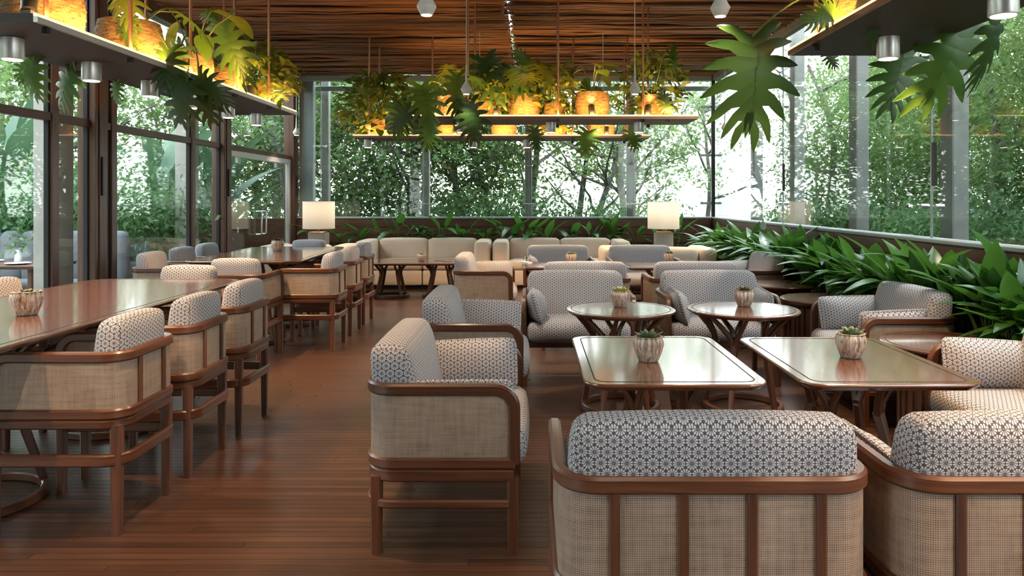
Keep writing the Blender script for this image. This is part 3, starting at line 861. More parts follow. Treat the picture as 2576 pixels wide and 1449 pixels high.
# big table lamps standing at the sofa ends
for px, lb in ((802, 'left floor lamp with cream drum shade, near the glass doors'), (1669, 'right floor lamp with cream drum shade, beside the right planter')):
    Y = 11.95; X = (px-CX)*Y/F
    t = thing('drum_lamp', lb, 'lamp', (X, Y, 0), 0, 'cream drum lamps')
    part('base', MB().box((-.135, -.135, 0), (.135, .135, .855), .008), M['pillar'], t, label='greyish brown block base')
    part('neck', MB().box((-.12, -.12, .855), (.12, .12, .875), .004), M['copper'], t)
    part('stem', MB().tube([(0, 0, .875), (0, 0, 1.2)], .012, 10), M['copper'], t)
    mb = MB(); seg = 40
    mb.lathe([(.248, .925), (.25, .927), (.25, 1.353), (.248, 1.355)], seg); mb.f = mb.f[:-2]; mb.uv = mb.uv[:-2]
    part('shade', mb, M['shade'], t)
    part('shade_rim', MB().sweep([(.25*cos(2*pi*i/40), .25*sin(2*pi*i/40), .926) for i in range(40)], .006, .006, None, 0, closed=True).sweep([(.25*cos(2*pi*i/40), .25*sin(2*pi*i/40), 1.354) for i in range(40)], .006, .006, None, 0, closed=True), M['white'], t)
    part('bulb', MB().lathe([(.0001, 1.2), (.025, 1.21), (.035, 1.245), (.025, 1.275), (.0001, 1.285)], 14), M['lampglow'], t)
    lamp('bulb_light', 'POINT', (0, 0, 1.24), 5, WARMW, t, size=.05)

# ------------------------------------------------------------------ leaves and plants
def blade(L, W, droop, fold=.18, segs=7, wave=0):
    """lance-shaped leaf along +x with stalk, upper side +z"""
    rows = []
    for i in range(segs+1):
        f = i/segs; x = f*L; z = -droop*L*f*f
        w = W/2*(sin(pi*f**.8)**.85 if 0 < f < 1 else 0)+.0008
        zz = fold*w+wave*w*sin(f*9)
        rows.append([(x, -w, z+zz), (x, -w*.5, z+zz*.35), (x, 0, z), (x, w*.5, z+zz*.35), (x, w, z+zz)])
    return MB().strip(rows)
def split(L, W, n=7, droop=.35, seed=0):
    """deeply lobed philodendron leaf along +x, upper side +z"""
    rnd = random.Random(seed); mb = MB()
    def Z(x, y): return -droop*(x/L)**2*L*.5-.35*y*y/W
    sn = [0, .40, .46, .48, .50, .46, .42, .40, .40, .4]
    def lobe(f):
        ang = radians(132-118*f); ln = W/2*(.60+.66*sin(pi*min(1, f*.80+.14)))
        return V((cos(ang), sin(ang))), ln
    for s in (-1, 1):
        jit = [rnd.uniform(.9, 1.1) for k in range(n)]
        for k in range(n):
            f0, f1 = k/n, (k+1)/n; fm = (f0+f1)/2
            d, ln = lobe(fm); ln *= jit[k]
            m0, m1 = V((f0*L*.92, 0)), V((f1*L*.92, 0)); mc = (m0+m1)/2
            def sinus(f, m):
                dd, l2 = lobe(f); return m+dd*l2*(.34 if 0 < f < 1 else .45)
            s0, s1 = sinus(f0, m0), sinus(f1, m1)
            tip = mc+d*ln; px = V((-d.y, d.x)); hw = max((s1-s0).length*.40, .012*L)
            def row(t, w):
                c = mc+d*ln*t+px*(.03*L*sin(t*3)); return [c+px*w, c, c-px*w]
            rows = [[m0, mc, m1], [m0.lerp(s0, .5), mc+d*ln*.18, m1.lerp(s1, .5)], [s0, mc+d*ln*.36, s1], row(.50, hw*.92), row(.72, hw*.80), row(.90, hw*.42), row(1.0, hw*.05)]
            rows = [[(p.x, s*p.y, Z(p.x, p.y)+(.012*L if q == 1 else 0)) for q, p in enumerate(r)] for r in rows]
            if s < 0: rows = [r[::-1] for r in rows]
            mb.strip(rows)
    rows = []
    for t, ww in ((.84, .05), (.92, .06), (1.0, .045), (1.10, .004)):
        rows.append([(t*L, w*W*ww, Z(t*L, 0)) for w in (-1, 0, 1)])
    mb.strip(rows)
    b0 = len(mb.v)
    mb.tube([(0, 0, .002), (.45*L, 0, Z(.45*L, 0)+.003), (.95*L, 0, Z(.95*L, 0)+.002)], [.006*L, .0045*L, .002*L], 5)
    return mb
def frame_from(base, tip, up):
    x = (tip-base); L = x.length; x = x/L
    z = (V(up)-x*V(up).dot(x)).normalized(); y = z.cross(x)
    m = Matrix(((x.x, y.x, z.x, base.x), (x.y, y.y, z.y, base.y), (x.z, y.z, z.z, base.z), (0, 0, 0, 1)))
    return m, L
LILY = [blade(1, w, d, .22, 7, wv).mesh('leaf', M['lily'], 60) for (w, d, wv) in ((.36, .25, .1), (.42, .55, .0), (.33, .12, .05), (.44, .40, .15), (.38, .8, .0))]
LILYS = MB()
SPL = [split(1, 1.0, n, d, i).mesh('leaf', M['split'], 60) for i, (n, d) in enumerate(((7, .3), (8, .6), (6, .9), (7, 1.1)))]
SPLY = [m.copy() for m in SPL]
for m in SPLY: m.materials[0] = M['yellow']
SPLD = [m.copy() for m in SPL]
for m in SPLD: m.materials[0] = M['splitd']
ROUND = [blade(1, .62, d, .12, 7, .03).mesh('leaf', M['split'], 60) for d in (.2, .5)]
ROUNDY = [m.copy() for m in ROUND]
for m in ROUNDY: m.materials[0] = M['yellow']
FLOWER = blade(1, .55, -.1, .35, 6, 0).mesh('flower', M['plate'], 60)

def lily(x, y, z, s, n, label, group, lean=(0, 0), spread=1.0, flower=False, rnd=random):
    clear = x > 2.5 and (4.25 < y < 5.6 or 7.4 < y < 8.6) and not flower      # an armchair stands close: keep upright
    t = thing('peace_lily', label, 'plant', (x, y, z), 0, group)
    stems = MB()
    for k in range(n):
        a = 2*pi*(k*.381966+rnd.random()*.12); el = rnd.uniform(.35, 1.5)
        if clear: el = rnd.uniform(1.0, 1.5); a = rnd.uniform(-.5, .5)*pi if k % 2 else a
        if x > 2.5 and cos(a)*cos(el) > .35: a = pi-a+rnd.uniform(-.7, .7)
        if y > 12.4 and sin(a)*cos(el) > .1: a = -a
        d = V((cos(a)*cos(el)+lean[0]*.6, sin(a)*cos(el)+lean[1]*.6, sin(el))).normalized()
        st = rnd.uniform(.12, .30)*s
        base = V((rnd.uniform(-.05, .05), rnd.uniform(-.05, .05), 0))
        b = base+V((d.x*.55, d.y*.55, .85)).normalized()*st*1.2
        ln = rnd.uniform(.22, .34)*s
        d2 = (d+V((rnd.uniform(-.25, .25), rnd.uniform(-.25, .25), rnd.uniform(-.55, .2)))).normalized()
        if x > 2.5 and x+b.x+d2.x*ln > XR-.10: d2 = V((-abs(d2.x)*.5, d2.y, d2.z)).normalized()
        if y > 12.4 and y+b.y+d2.y*ln > YB-.10: d2 = V((d2.x, -abs(d2.y)*.5, d2.z)).normalized()
        m, L = frame_from(b, b+d2*ln, (0, 0, 1) if abs(d2.z) < .93 else (-d2.x, -d2.y, .3))
        link('leaf', LILY[rnd.randrange(5)], t, m @ Matrix.Diagonal((L, L, L, 1)))
        stems.tube([base, base*.4+b*.6+V((0, 0, .01)), b+d2*.01], .004*s, 5)
    part('stems', stems, M['stem'], t)
    if flower:
        b = V((.02, .0, .52*s)); m, L = frame_from(b, b+V((-.02, -.03, .13)), (-.3, -1, .1))
        fs = part('flower_stalk', MB().tube([(0, 0, 0), (.01, 0, .3*s), b], .004, 5), M['stem'], t)
        link('flower', FLOWER, t, m @ Matrix.Diagonal((L, L, L, 1)), label='white hooded peace lily flower')
    return t
R1 = random.Random(3)
yy = 2.9; i = 0
while yy < 12.0:
    for r, xo in ((0, 2.86), (1, 2.95)):
        s = R1.uniform(1.0, 1.32)
        lily(xo+R1.uniform(-.05, .05), yy+(.14 if r else 0)+R1.uniform(-.05, .05), .40, s, 15 if yy < 8 else 11, 'glossy peace lily, %s row of the right trough, %s from the near end' % ('front' if r == 0 else 'rear', ORD[i]), 'peace lilies along the right glass', (-.22 if r == 0 else .0, -.12), 1, False, R1)
    yy += .30 if yy < 8 else .36; i += 1
for (px, py, lb) in ((1917, 580, 'peace lily with a pale round flower above the right trough'), (2010, 600, 'peace lily with a white flower left of the glass joint'),):
    lily(2.95, F*2.95/(px-CX), .40, 1.15, 8, lb, None, (-.1, 0), 1, True, R1)
xx = XL+.35; i = 0
while xx < 2.75:
    lily(xx+R1.uniform(-.06, .06), 12.58+R1.uniform(-.04, .04), .54, R1.uniform(.95, 1.3), 7, 'peace lily under the back glass, %s from the left end of its trough' % ORD[i], 'peace lilies under the back glass', (0, -.25), 1, False, R1)
    xx += .36; i += 1
for px, lb in ((1535, 'peace lily with white flower under the back glass, left of the right lamp'),):
    lily((px-CX)*12.58/F, 12.58, .54, 1.0, 7, lb, None, (0, -.2), 1, True, R1)

# ------------------------------------------------------------------ hanging shelves with lights
def shelf(label, x0, x1, y0, y1, z, led, rods, spots, ups):
    """led: which long edge carries the light strip: 'x1','x0','y0'"""
    t = thing('hanging_shelf', label, 'shelf', ((x0+x1)/2, (y0+y1)/2, z), 0, 'hanging plant shelves')
    cx, cy = (x0+x1)/2, (y0+y1)/2
    part('board', MB().box((x0-cx, y0-cy, 0), (x1-cx, y1-cy, .04), .004), M['shelf'], t)
    def edge(x, y, xx, yy2, nm, mat, zz0, zz1): part(nm, MB().box((x-cx, y-cy, zz0), (xx-cx, yy2-cy, zz1), .001), M[mat], t)
    if led == 'x1': edge(x1, y0, x1+.012, y1, 'light_strip', 'led', .028, .042); edge(x1, y0, x1+.02, y1, 'edge_profile', 'alu', .0, .026)
    if led == 'x0': edge(x0-.012, y0, x0, y1, 'light_strip', 'led', .028, .042); edge(x0-.02, y0, x0, y1, 'edge_profile', 'copper', .0, .026)
    if led == 'y0': edge(x0, y0-.012, x1, y0, 'light_strip', 'led', .028, .042); edge(x0, y0-.02, x1, y0, 'edge_profile', 'copper', .0, .026)
    ld = bpy.data.lights.new('strip_light', 'AREA'); ld.shape = 'RECTANGLE'; ld.energy = P_LED*max(x1-x0, y1-y0)/3; ld.color = (1.0, .50, .13)
    ld.size = max(x1-x0, y1-y0)-.05; ld.size_y = .012
    lo = bpy.data.objects.new('strip_light', ld); COL.objects.link(lo); lo.parent = t
    inw = {'x1': V((-1, 0, 0)), 'x0': V((1, 0, 0)), 'y0': V((0, 1, 0))}[led]
    lo.location = {'x1': (x1-cx+.004, 0, .05), 'x0': (x0-cx-.004, 0, .05), 'y0': (0, y0-cy-.004, .05)}[led]
    zd = -(inw*.8+V((0, 0, .8))).normalized(); xd = V((0, 1, 0)) if led[0] == 'x' else V((1, 0, 0)); yd = zd.cross(xd)
    lo.rotation_euler = Matrix((xd, yd, zd)).transposed().to_euler()
    for (rx, ry) in rods:
        r = part('hanging_rod', MB().tube([(rx-cx, ry-cy, .0), (rx-cx, ry-cy, 3.53-z)], .011, 8), M['copper'], t)
        part('rod_nut', MB().tube([(rx-cx, ry-cy, -.03), (rx-cx, ry-cy, .0)], .018, 8), M['darkmetal'], r)
    for (sx, sy) in spots:
        c = part('downlight', MB().lathe([(.05, -.108), (.052, -.106), (.053, -.104), (.053, -.002), (.05, 0)], 28, (sx-cx, sy-cy, 0)), M['alu'], t, label='satin metal cylinder downlight')
        part('lens', MB().lathe([(.0001, -.1105), (.043, -.1105), (.043, -.1085), (.0001, -.1085)], 20, (sx-cx, sy-cy, 0)), M['lampglow'], c)
        lamp('downlight_lamp', 'SPOT', (sx-cx, sy-cy, -.125), P_SPOT, WARM, t, (0, 0, -1), .035, 95, .35)
    for (ux, uy, dx, dy) in ups:
        d = V((dx, dy, .9)).normalized(); b = V((ux-cx, uy-cy, .04))
        u = part('uplight', MB().tube([b+V((0, 0, .03))-d*.0, b+V((0, 0, .03))+d*.085], .034, 16).box(b-V((.022, .022, 0)), b+V((.022, .022, .035)), .003), M['black'], t, label='small black adjustable uplight')
        lamp('uplight_lamp', 'SPOT', tuple(b+V((0, 0, .03))+d*.09), P_UP, WARM, t, tuple((d+V((0, 0, 1.3))).normalized()), .02, 85, .6)
    return t
SZ = 2.2
shelf('hanging shelf on the left with rope baskets, running along the windows', -2.85, -2.25, 3.38, 7.15, SZ, 'x1',
      [(-2.27, y) for y in (3.5, 4.24, 4.99, 5.73, 6.48)]+[(-2.83, y) for y in (3.7, 5.5, 6.9)],
      [(-2.58, y) for y in (3.72, 4.39, 5.06, 5.72, 6.38, 7.03)], [(-2.33, 3.47, -.3, .5), (-2.36, 5.0, -.3, .2), (-2.36, 6.3, -.3, .4)])
shelf('upper looking hanging shelf in the middle, nearer of the two crosswise shelves', -1.25, 1.68, 7.5, 8.1, SZ, 'y0',
      [(-.63, 7.52), (-.60, 8.08), (.275, 7.52), (.29, 8.08), (1.13, 7.52), (1.27, 8.08)],
      [(-.72, 7.8), (.21, 7.8), (1.13, 7.8)], [(-.95, 7.56, .1, .5), (-.35, 7.56, .1, .5), (.62, 7.56, -.05, .5), (1.18, 7.56, .2, .5)])
shelf('farther crosswise hanging shelf, lower in the picture than the nearer one', -2.33, 1.56, 9.8, 10.4, SZ, 'y0',
      [(-2.12, 9.82), (-2.1, 10.38), (-1.29, 9.82), (.56, 9.82), (.58, 10.38), (1.27, 9.82), (1.3, 10.38)],
      [(-2.2, 10.1), (-.78, 10.1), (-.05, 10.1), (1.37, 10.1)], [(-1.9, 9.86, -.1, .5), (-1.0, 9.86, .1, .5), (.2, 9.86, .1, .5), (1.0, 9.86, .1, .5)])
shelf('hanging shelf at the top right corner, dark underside towards us', 1.457, 2.06, .6, 4.18, SZ, 'x0',
      [(1.49, 3.9), (2.02, 3.9), (1.49, 1.5), (2.02, 1.5)], [(1.77, 3.70), (1.79, 2.83), (1.79, 1.9), (1.79, 1.0)], [(1.55, 3.5, .3, .2)])

def bush_mesh(n, r, h, ls, mat, seed, droop=.3):
    rnd = random.Random(seed); mb = MB()
    for k in range(n):
        a = rnd.random()*2*pi; q = sqrt(rnd.random()); zz = rnd.random()
        p = V((cos(a)*q*r*(.6+.5*sin(pi*zz)), sin(a)*q*r*(.6+.5*sin(pi*zz)), zz*h-droop*q*h*.8))
        b0 = len(mb.v); L = ls*rnd.uniform(.6, 1.3); w = L*.22
        mb.strip([[(0, -.001, 0), (0, .001, 0)], [(L*.4, -w, .01), (L*.4, w, .01)], [(L*.75, -w*.7, -.02*L), (L*.75, w*.7, -.02*L)], [(L, -.001, -.2*L), (L, .001, -.2*L)]])
        mb.xf(Matrix.Translation(p) @ Matrix.Rotation(a+rnd.uniform(-1, 1), 4, 'Z') @ Matrix.Rotation(rnd.uniform(-.8, .9), 4, 'Y') @ Matrix.Rotation(rnd.uniform(-.7, .7), 4, 'X'), b0)
    return mb
def basket(parent, r, h):
    fl = lambda a, k: .012*sin(34*a+k*40)
    n = 11; prof = [(r*.86, 0)]
    for i in range(n):
        f = i/(n-1); rr = r*(.90+.13*sin(pi*(f*.8+.1)))
        prof.append((rr, h*(f*.97+.01))); prof.append((rr*.982, h*(f*.97+.01)+h*.04))
    prof += [(r*.86, h*1.0), (r*.84, h*.8)]
    part('basket', MB().lathe(prof, 48, (0, 0, 0), fl), M['basket'], parent)
    part('soil', MB().lathe([(.0001, h*.84), (r*.86, h*.84), (r*.86, h*.86), (.0001, h*.88)], 20), M['soil'], parent)
def petiole(parent, pts, r=.006, mat='stem'):
    P = [V(p) for p in pts]; out = []
    for i in range(9):
        t = i/8
        if len(P) == 3: out.append(P[0]*(1-t)**2+P[1]*2*t*(1-t)+P[2]*t*t)
        else: out.append(P[0].lerp(P[1], t))
    return MB().tube(out, r, 6)
def shelf_plant(x, y, kind, label, r=.18, h=.25, s=1.0, seed=0, n=9, hang=(), lit=True, ht=.45, z=None):
    rnd = random.Random(seed+50); z = SZ+.04 if z is None else z
    t = thing('basket_plant', label, 'plant', (x, y, z), 0, 'plants in woven baskets on the hanging shelves')
    basket(t, r, h)
    top = V((0, 0, h*.86))
    st = MB()
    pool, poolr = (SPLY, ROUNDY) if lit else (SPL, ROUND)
    if kind in ('split', 'round'):
        for k in range(n):
            a = 2*pi*(k*.382+rnd.random()*.1); el = rnd.uniform(.25, 1.3)
            d = V((cos(a)*cos(el), sin(a)*cos(el), sin(el)))
            b = top+d*rnd.uniform(.22, .36)*s+V((0, 0, .06))
            tipd = (V((cos(a), sin(a), 0))*.8+V((0, 0, rnd.uniform(-.9, .25)))).normalized()
            ln = rnd.uniform(.17, .27)*s
            up = V((-tipd.z*cos(a), -tipd.z*sin(a), .8))+V((0, -.5, .2))
            m, L = frame_from(b, b+tipd*ln, up)
            me = rnd.choice((SPL if rnd.random() < .6 else pool) if kind == 'split' else (ROUND if rnd.random() < .5 else poolr))
            link('leaf', me, t, m @ Matrix.Diagonal((L, L*.95, L, 1)))
            st.tube([top, top*.4+b*.6+V((0, 0, .05)), b], .0045*s, 5)
    elif kind == 'palm':
        for k in range(16):
            a = 2*pi*k*.382; el = rnd.uniform(.2, 1.2); fl = .38*s*rnd.uniform(.8, 1.15)
            fb = MB(); pts = []
            for q in range(9):
                f = q/8; pts.append(top+V((cos(a)*cos(el)*fl*f, sin(a)*cos(el)*fl*f, sin(el)*fl*f-.28*fl*f*f)))
            fb.tube(pts, [.004-.0003*q for q in range(9)], 4)
            for q in range(1, 9):
                for sd in (-1, 1):
                    d = V((cos(a+sd*.85), sin(a+sd*.85), -.15)); L = .12*s*(1-.05*q); w = V((-d.y, d.x, 0))*.006
                    fb.strip([[pts[q]-w*.4, pts[q]+w*.4], [pts[q]+d*L*.5-w, pts[q]+d*L*.5+w], [pts[q]+d*L-w*.1-V((0, 0, .02)), pts[q]+d*L+w*.1-V((0, 0, .02))]])
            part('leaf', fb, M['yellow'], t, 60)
    if kind in ('bush',):
        mb = bush_mesh(n*26, .30*s, ht*s, .10*s, None, seed)
        mb.xf(Matrix.Translation((0, 0, h*.75)))
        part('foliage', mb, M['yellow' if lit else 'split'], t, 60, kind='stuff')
        for k in range(6):
            a = 2*pi*k/6; st.tube([top, top+V((cos(a)*.06, sin(a)*.06, ht*.3)), top+V((cos(a)*.15*s, sin(a)*.15*s, ht*.75*s))], .004, 5)
    for (bx, by, bY, tx, ty, tY, w, dark) in hang:
        b, tp = atY(bx, by, bY), atY(tx, ty, tY); o = V((x, y, z)); b -= o; tp -= o
        m, L = frame_from(b, tp, (random.uniform(-.25, .25), -1, .25))
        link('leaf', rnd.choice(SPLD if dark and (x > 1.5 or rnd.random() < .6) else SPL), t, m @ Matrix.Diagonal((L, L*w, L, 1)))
        mid = (top+b)/2+V((0, 0, .20*s))
        pm = petiole(t, (top, mid, b)); k0 = len(st.v); st.v += pm.v
        st.f += [tuple(i+k0 for i in f) for f in pm.f]; st.uv += pm.uv
    if st.v: part('stems', st, M['stem'], t)
    return t
# left shelf
shelf_plant(-2.52, 3.86, 'split', 'largest rope basket at the near end of the left shelf, leaves trailing under it', .19, .25, 1.0, 1, 3,
            [(75, 150, 4.3, 45, 205, 4.3, 1.0, True), (190, 178, 4.4, 120, 245, 4.4, .95, False), (85, 150, 4.2, 68, 250, 4.25, .6, True)])
shelf_plant(-2.50, 4.66, 'split', 'second rope basket on the left shelf with one yellow green leaf in front', .19, .25, .9, 2, 3,
            [(318, 40, 4.45, 312, 92, 4.4, 1.0, False), (298, 205, 5.0, 275, 250, 5.0, .8, False), (425, 125, 4.6, 405, 215, 4.55, .9, True)])
shelf_plant(-2.45, 5.42, 'round', 'small basket on the left shelf with tall round leaves and drooping split leaves', .14, .20, 1.15, 3, 7,
            [(470, 205, 4.8, 430, 300, 4.8, 1.0, True), (455, 120, 4.9, 400, 200, 4.9, .8, True), (500, 190, 4.9, 560, 260, 4.9, .7, True), (505, 215, 5.0, 520, 300, 5.0, .8, True)])
shelf_plant(-2.48, 6.05, 'palm', 'basket on the left shelf with a small palm and a hanging split leaf', .155, .20, 1.0, 4, 8,
            [(560, 60, 5.6, 595, 190, 5.6, .75, True), (545, 45, 5.7, 500, 20, 5.7, .8, False)])
shelf_plant(-2.50, 6.72, 'bush', 'bushy yellow lit plant at the far end of the left shelf', .15, .18, 1.15, 5, 22, [], True, .42)
# nearer crosswise shelf
A = lambda px: (px-CX)*7.82/F
shelf_plant(A(1140), 7.82, 'split', 'leftmost basket plant on the nearer crosswise shelf, split leaves spilling over', .17, .24, 1.0, 6, 12,
            [(1060, 215, 7.3, 1075, 300, 7.2, .9, False), (1180, 260, 7.3, 1200, 345, 7.3, .9, True), (1035, 270, 7.3, 985, 320, 7.3, 1.0, True), (1150, 190, 7.4, 1150, 280, 7.3, .7, True), (1080, 310, 7.4, 1075, 370, 7.4, .9, True)])
shelf_plant(A(1225), 7.85, 'bush', 'tall dark split leaved plant beside the leftmost basket of the nearer shelf', .12, .18, 1.1, 7, 16, [(1220, 150, 7.6, 1250, 250, 7.5, .8, True), (1250, 160, 7.7, 1205, 215, 7.6, .8, True)], True, .5)
shelf_plant(A(1318), 7.82, 'split', 'centre basket plant of the nearer crosswise shelf with arching fronds', .165, .24, 1.1, 8, 14, [(1330, 170, 7.7, 1300, 120, 7.7, .7, False)])
shelf_plant(A(1395), 7.88, 'bush', 'feathery plant between the centre basket and the round leaved one', .11, .16, 1.0, 9, 14, [], True, .5)
shelf_plant(A(1490), 7.82, 'round', 'basket with big round leaves on the nearer crosswise shelf', .175, .26, 1.0, 10, 9)
shelf_plant(A(1643), 7.82, 'bush', 'rightmost basket plant of the nearer shelf with a tall leafy shoot', .165, .23, 1.05, 11, 16, [(1668, 240, 7.5, 1690, 290, 7.5, .7, True), (1690, 170, 7.7, 1697, 110, 7.7, .5, False)], True, .55)
# farther crosswise shelf
B = lambda px: (px-CX)*10.1/F
shelf_plant(B(955), 10.1, 'bush', 'bushy yellow lit plant at the left end of the farther shelf', .17, .22, 1.6, 12, 24, [(1000, 255, 9.7, 1000, 330, 9.6, .9, True)], True, .5)
shelf_plant(B(1135), 10.1, 'split', 'second basket plant of the farther shelf, hanging leaf below it', .18, .24, 1.0, 13, 8, [(1060, 320, 9.7, 1085, 368, 9.7, .9, True)])
shelf_plant(B(1268), 10.1, 'split', 'middle basket plant of the farther shelf', .17, .22, 1.1, 14, 9, [(1345, 325, 9.7, 1350, 372, 9.7, .8, True)])
shelf_plant(B(1395), 10.1, 'bush', 'fourth basket plant of the farther shelf with fine foliage', .17, .22, 1.2, 15, 12, [], True, .5)
shelf_plant(B(1512), 10.1, 'split', 'rightmost basket plant of the farther shelf, star shaped leaf below', .18, .24, 1.0, 16, 8, [(1480, 330, 9.65, 1470, 378, 9.6, 1.3, True), (1585, 330, 9.7, 1600, 372, 9.7, .9, True)])
# right shelf
shelf_plant(1.66, 3.72, 'split', 'philodendron basket on the top right shelf with huge hanging leaves', .14, .22, 1.0, 17, 4,
            [(1893, 92, 4.05, 1925, 285, 3.95, 1.05, True), (2276, 130, 4.2, 2245, 262, 4.15, .85, True), (2425, 70, 3.6, 2372, 235, 3.55, .9, False),
             (2105, 20, 3.6, 2060, 40, 3.5, .9, False), (2200, 40, 3.5, 2210, 110, 3.5, .6, True), (2080, 130, 4.3, 2105, 165, 4.3, .9, True), (2505, 20, 3.3, 2525, 185, 3.3, .45, True), (2070, 20, 3.9, 2090, 95, 3.9, .5, True)])

# pendants
def pendant(x, y, label, z=2.4):
    t = thing('pendant_lamp', label, 'lamp', (x, y, z), 0, 'small white cone pendants')
    part('cone', MB().lathe([(.030, 0), (.034, .003), (.054, .045), (.054, .049), (.012, .125), (.009, .20), (.006, .28), (.0001, .285)], 20), M['white'], t)
    part('diffuser', MB().lathe([(.0001, -.002), (.029, -.002), (.029, .001), (.0001, .001)], 16), M['lampglow'], t)
    part('cable', MB().tube([(0, 0, .27), (0, 0, 3.53-z)], .004, 6), M['white'], t)
    lamp('pendant_light', 'SPOT', (0, 0, -.012), P_PEND, WARMW, t, (0, 0, -1), .03, 110, .4)
for (x, y, lb) in ((-.567, 4.07, 'large looking pendant at top centre left, cut by the photo edge'), (1.04, 4.1, 'large looking pendant at top right before the big leaf'),
                   (-.616, 7.15, 'pendant hanging before the nearer shelf on its left half'), (.996, 7.15, 'pendant hanging before the nearer shelf on its right half'),
                   (-.647, 9.5, 'small pendant just under the nearer shelf edge, left one'), (.924, 9.55, 'small pendant just under the nearer shelf edge, right one'),
                   (-3.70, 11.8, 'small far pendant beside the corner column near the glass doors'), (2.86, 11.0, 'small far pendant near the right corner post'), (2.75, 5.35, 'pendant by the right glass under the top right shelf leaves')):
    pendant(x, y, lb, 2.4 if x < 2.7 or y > 6 else 2.31)

# ceiling spots over the near part of the room (real fittings above and behind the viewer)
for i, (x, y, tx, ty) in enumerate(((-1.2, .6, -1.9, 2.6), (.3, .4, .6, 2.4), (1.9, .5, 1.7, 2.6), (-2.4, 1.2, -2.2, 3.6), (-.4, 5.2, -.3, 6.6), (1.0, 5.8, 1.1, 7.2), (-1.3, 5.6, -1.4, 6.2), (-1.0, 3.1, -1.0, 3.25), (1.1, 4.6, 1.1, 4.7))):
    t = thing('ceiling_spot', 'black ceiling spotlight, %s of the row above the seating' % ORD[i], 'lamp', (x, y, 3.30), 0, 'black ceiling spots')
    d = V((tx-x, ty-y, -3.3)).normalized()
    part('body', MB().tube([V((0, 0, 0))-d*.08, V((0, 0, 0))+d*.06], .045, 16), M['black'], t)
    part('bracket', MB().tube([(0, 0, 0), (0, 0, .23)], .012, 8), M['black'], t)
    lamp('spot_lamp', 'SPOT', tuple(d*.08), P_BACK*(1.0, .45, .7, 1.1, 1, 1, 1, 1.3, 1)[i], WARM if i in (3, 7) else WARMW, t, tuple(d), .02, 44, .12)

# ------------------------------------------------------------------ outside
g = setting('ground', MB().box((-40, -15, -.5), (40, 60, -.35)).mesh('ground', M['ground'], 0))
ter = setting('terrace', MB().box((-9, -3, -.3), (XL-.16, YB-.05, -.02)).mesh('terrace', M['terrace'], 0))
for i, (px0, px1, Y, lb) in enumerate(((83, 145, 7.0, 'first'), (440, 480, 10.0, 'second'))):
    x0, x1 = (px0-CX)*Y/F, (px1-CX)*Y/F
    setting('trim_%d' % (6+i), MB().box((x0, Y, -.1), (x1, Y+.25, 3.6), .008).mesh('outdoor_pillar', M['pillar'], 30))

TREEV = []
def foliage_mesh(seed, r, zlo, zhi, ncl, per, ls, mat, cl=.32):
    rnd = random.Random(seed); V_ = []; F_ = []
    for c in range(ncl):
        while True:
            p = V((rnd.uniform(-1, 1), rnd.uniform(-1, 1), rnd.uniform(-1, 1)))
            if p.length <= 1: break
        cx, cy, cz = p.x*r, p.y*r, (zlo+zhi)/2+p.z*(zhi-zlo)/2
        cr = cl*rnd.uniform(.6, 1.4)
        for k in range(int(per*rnd.uniform(.6, 1.4))):
            q = V((cx+rnd.gauss(0, cr), cy+rnd.gauss(0, cr), cz+rnd.gauss(0, cr*.6)))
            L = ls*rnd.uniform(.6, 1.3); w = L*.26
            d = V((rnd.gauss(0, 1), rnd.gauss(0, 1), rnd.gauss(-.25, .7))).normalized(); u = V((rnd.gauss(0, .5), rnd.gauss(0, .5), 1)).normalized()
            s = d.cross(u).normalized(); b = len(V_)
            V_ += [q, q+d*L*.5+s*w+u*.01, q+d*L, q+d*L*.5-s*w+u*.01]
            F_.append((b, b+1, b+2, b+3))
    me = bpy.data.meshes.new('foliage'); me.from_pydata([tuple(p) for p in V_], [], F_); me.materials.append(mat); me.update()
    return me
def trunk_mesh(seed, h, r, lean=.1, nb=7, stems=1):
    rnd = random.Random(seed); mb = MB()
    for s in range(stems):
        ox, oy = (rnd.uniform(-.35, .35), rnd.uniform(-.2, .2)) if stems > 1 else (0, 0)
        pts = [V((ox, oy, -.4))]; d = V((rnd.uniform(-lean, lean), rnd.uniform(-lean, lean), 1))
        for k in range(9):
            d = (d+V((rnd.gauss(0, .10), rnd.gauss(0, .10), .12))).normalized(); pts.append(pts[-1]+d*h/9)
        mb.tube(pts, [r*(1-.085*k) for k in range(10)], 8)
        for b in range(nb):
            k = rnd.randrange(3, 9); a = rnd.random()*6.28; bl = h*rnd.uniform(.2, .42); bd = V((cos(a), sin(a), rnd.uniform(.3, 1.0))).normalized(); bp = [pts[k]]
            for q in range(5):
                bd = (bd+V((rnd.gauss(0, .18), rnd.gauss(0, .18), rnd.gauss(.03, .12)))).normalized(); bp.append(bp[-1]+bd*bl/5)
            mb.tube(bp, [r*.42*(1-.15*q) for q in range(6)], 5)
            for q2 in range(2):
                p0 = bp[rnd.randrange(2, 5)]; dd = V((rnd.gauss(0, 1), rnd.gauss(0, 1), rnd.gauss(.3, .6))).normalized()*bl*.35
                mb.tube([p0, p0+dd*.5+V((0, 0, .03)), p0+dd], [r*.16, r*.1, r*.05], 4)
    return mb.mesh('trunk', M['bark'], 60)
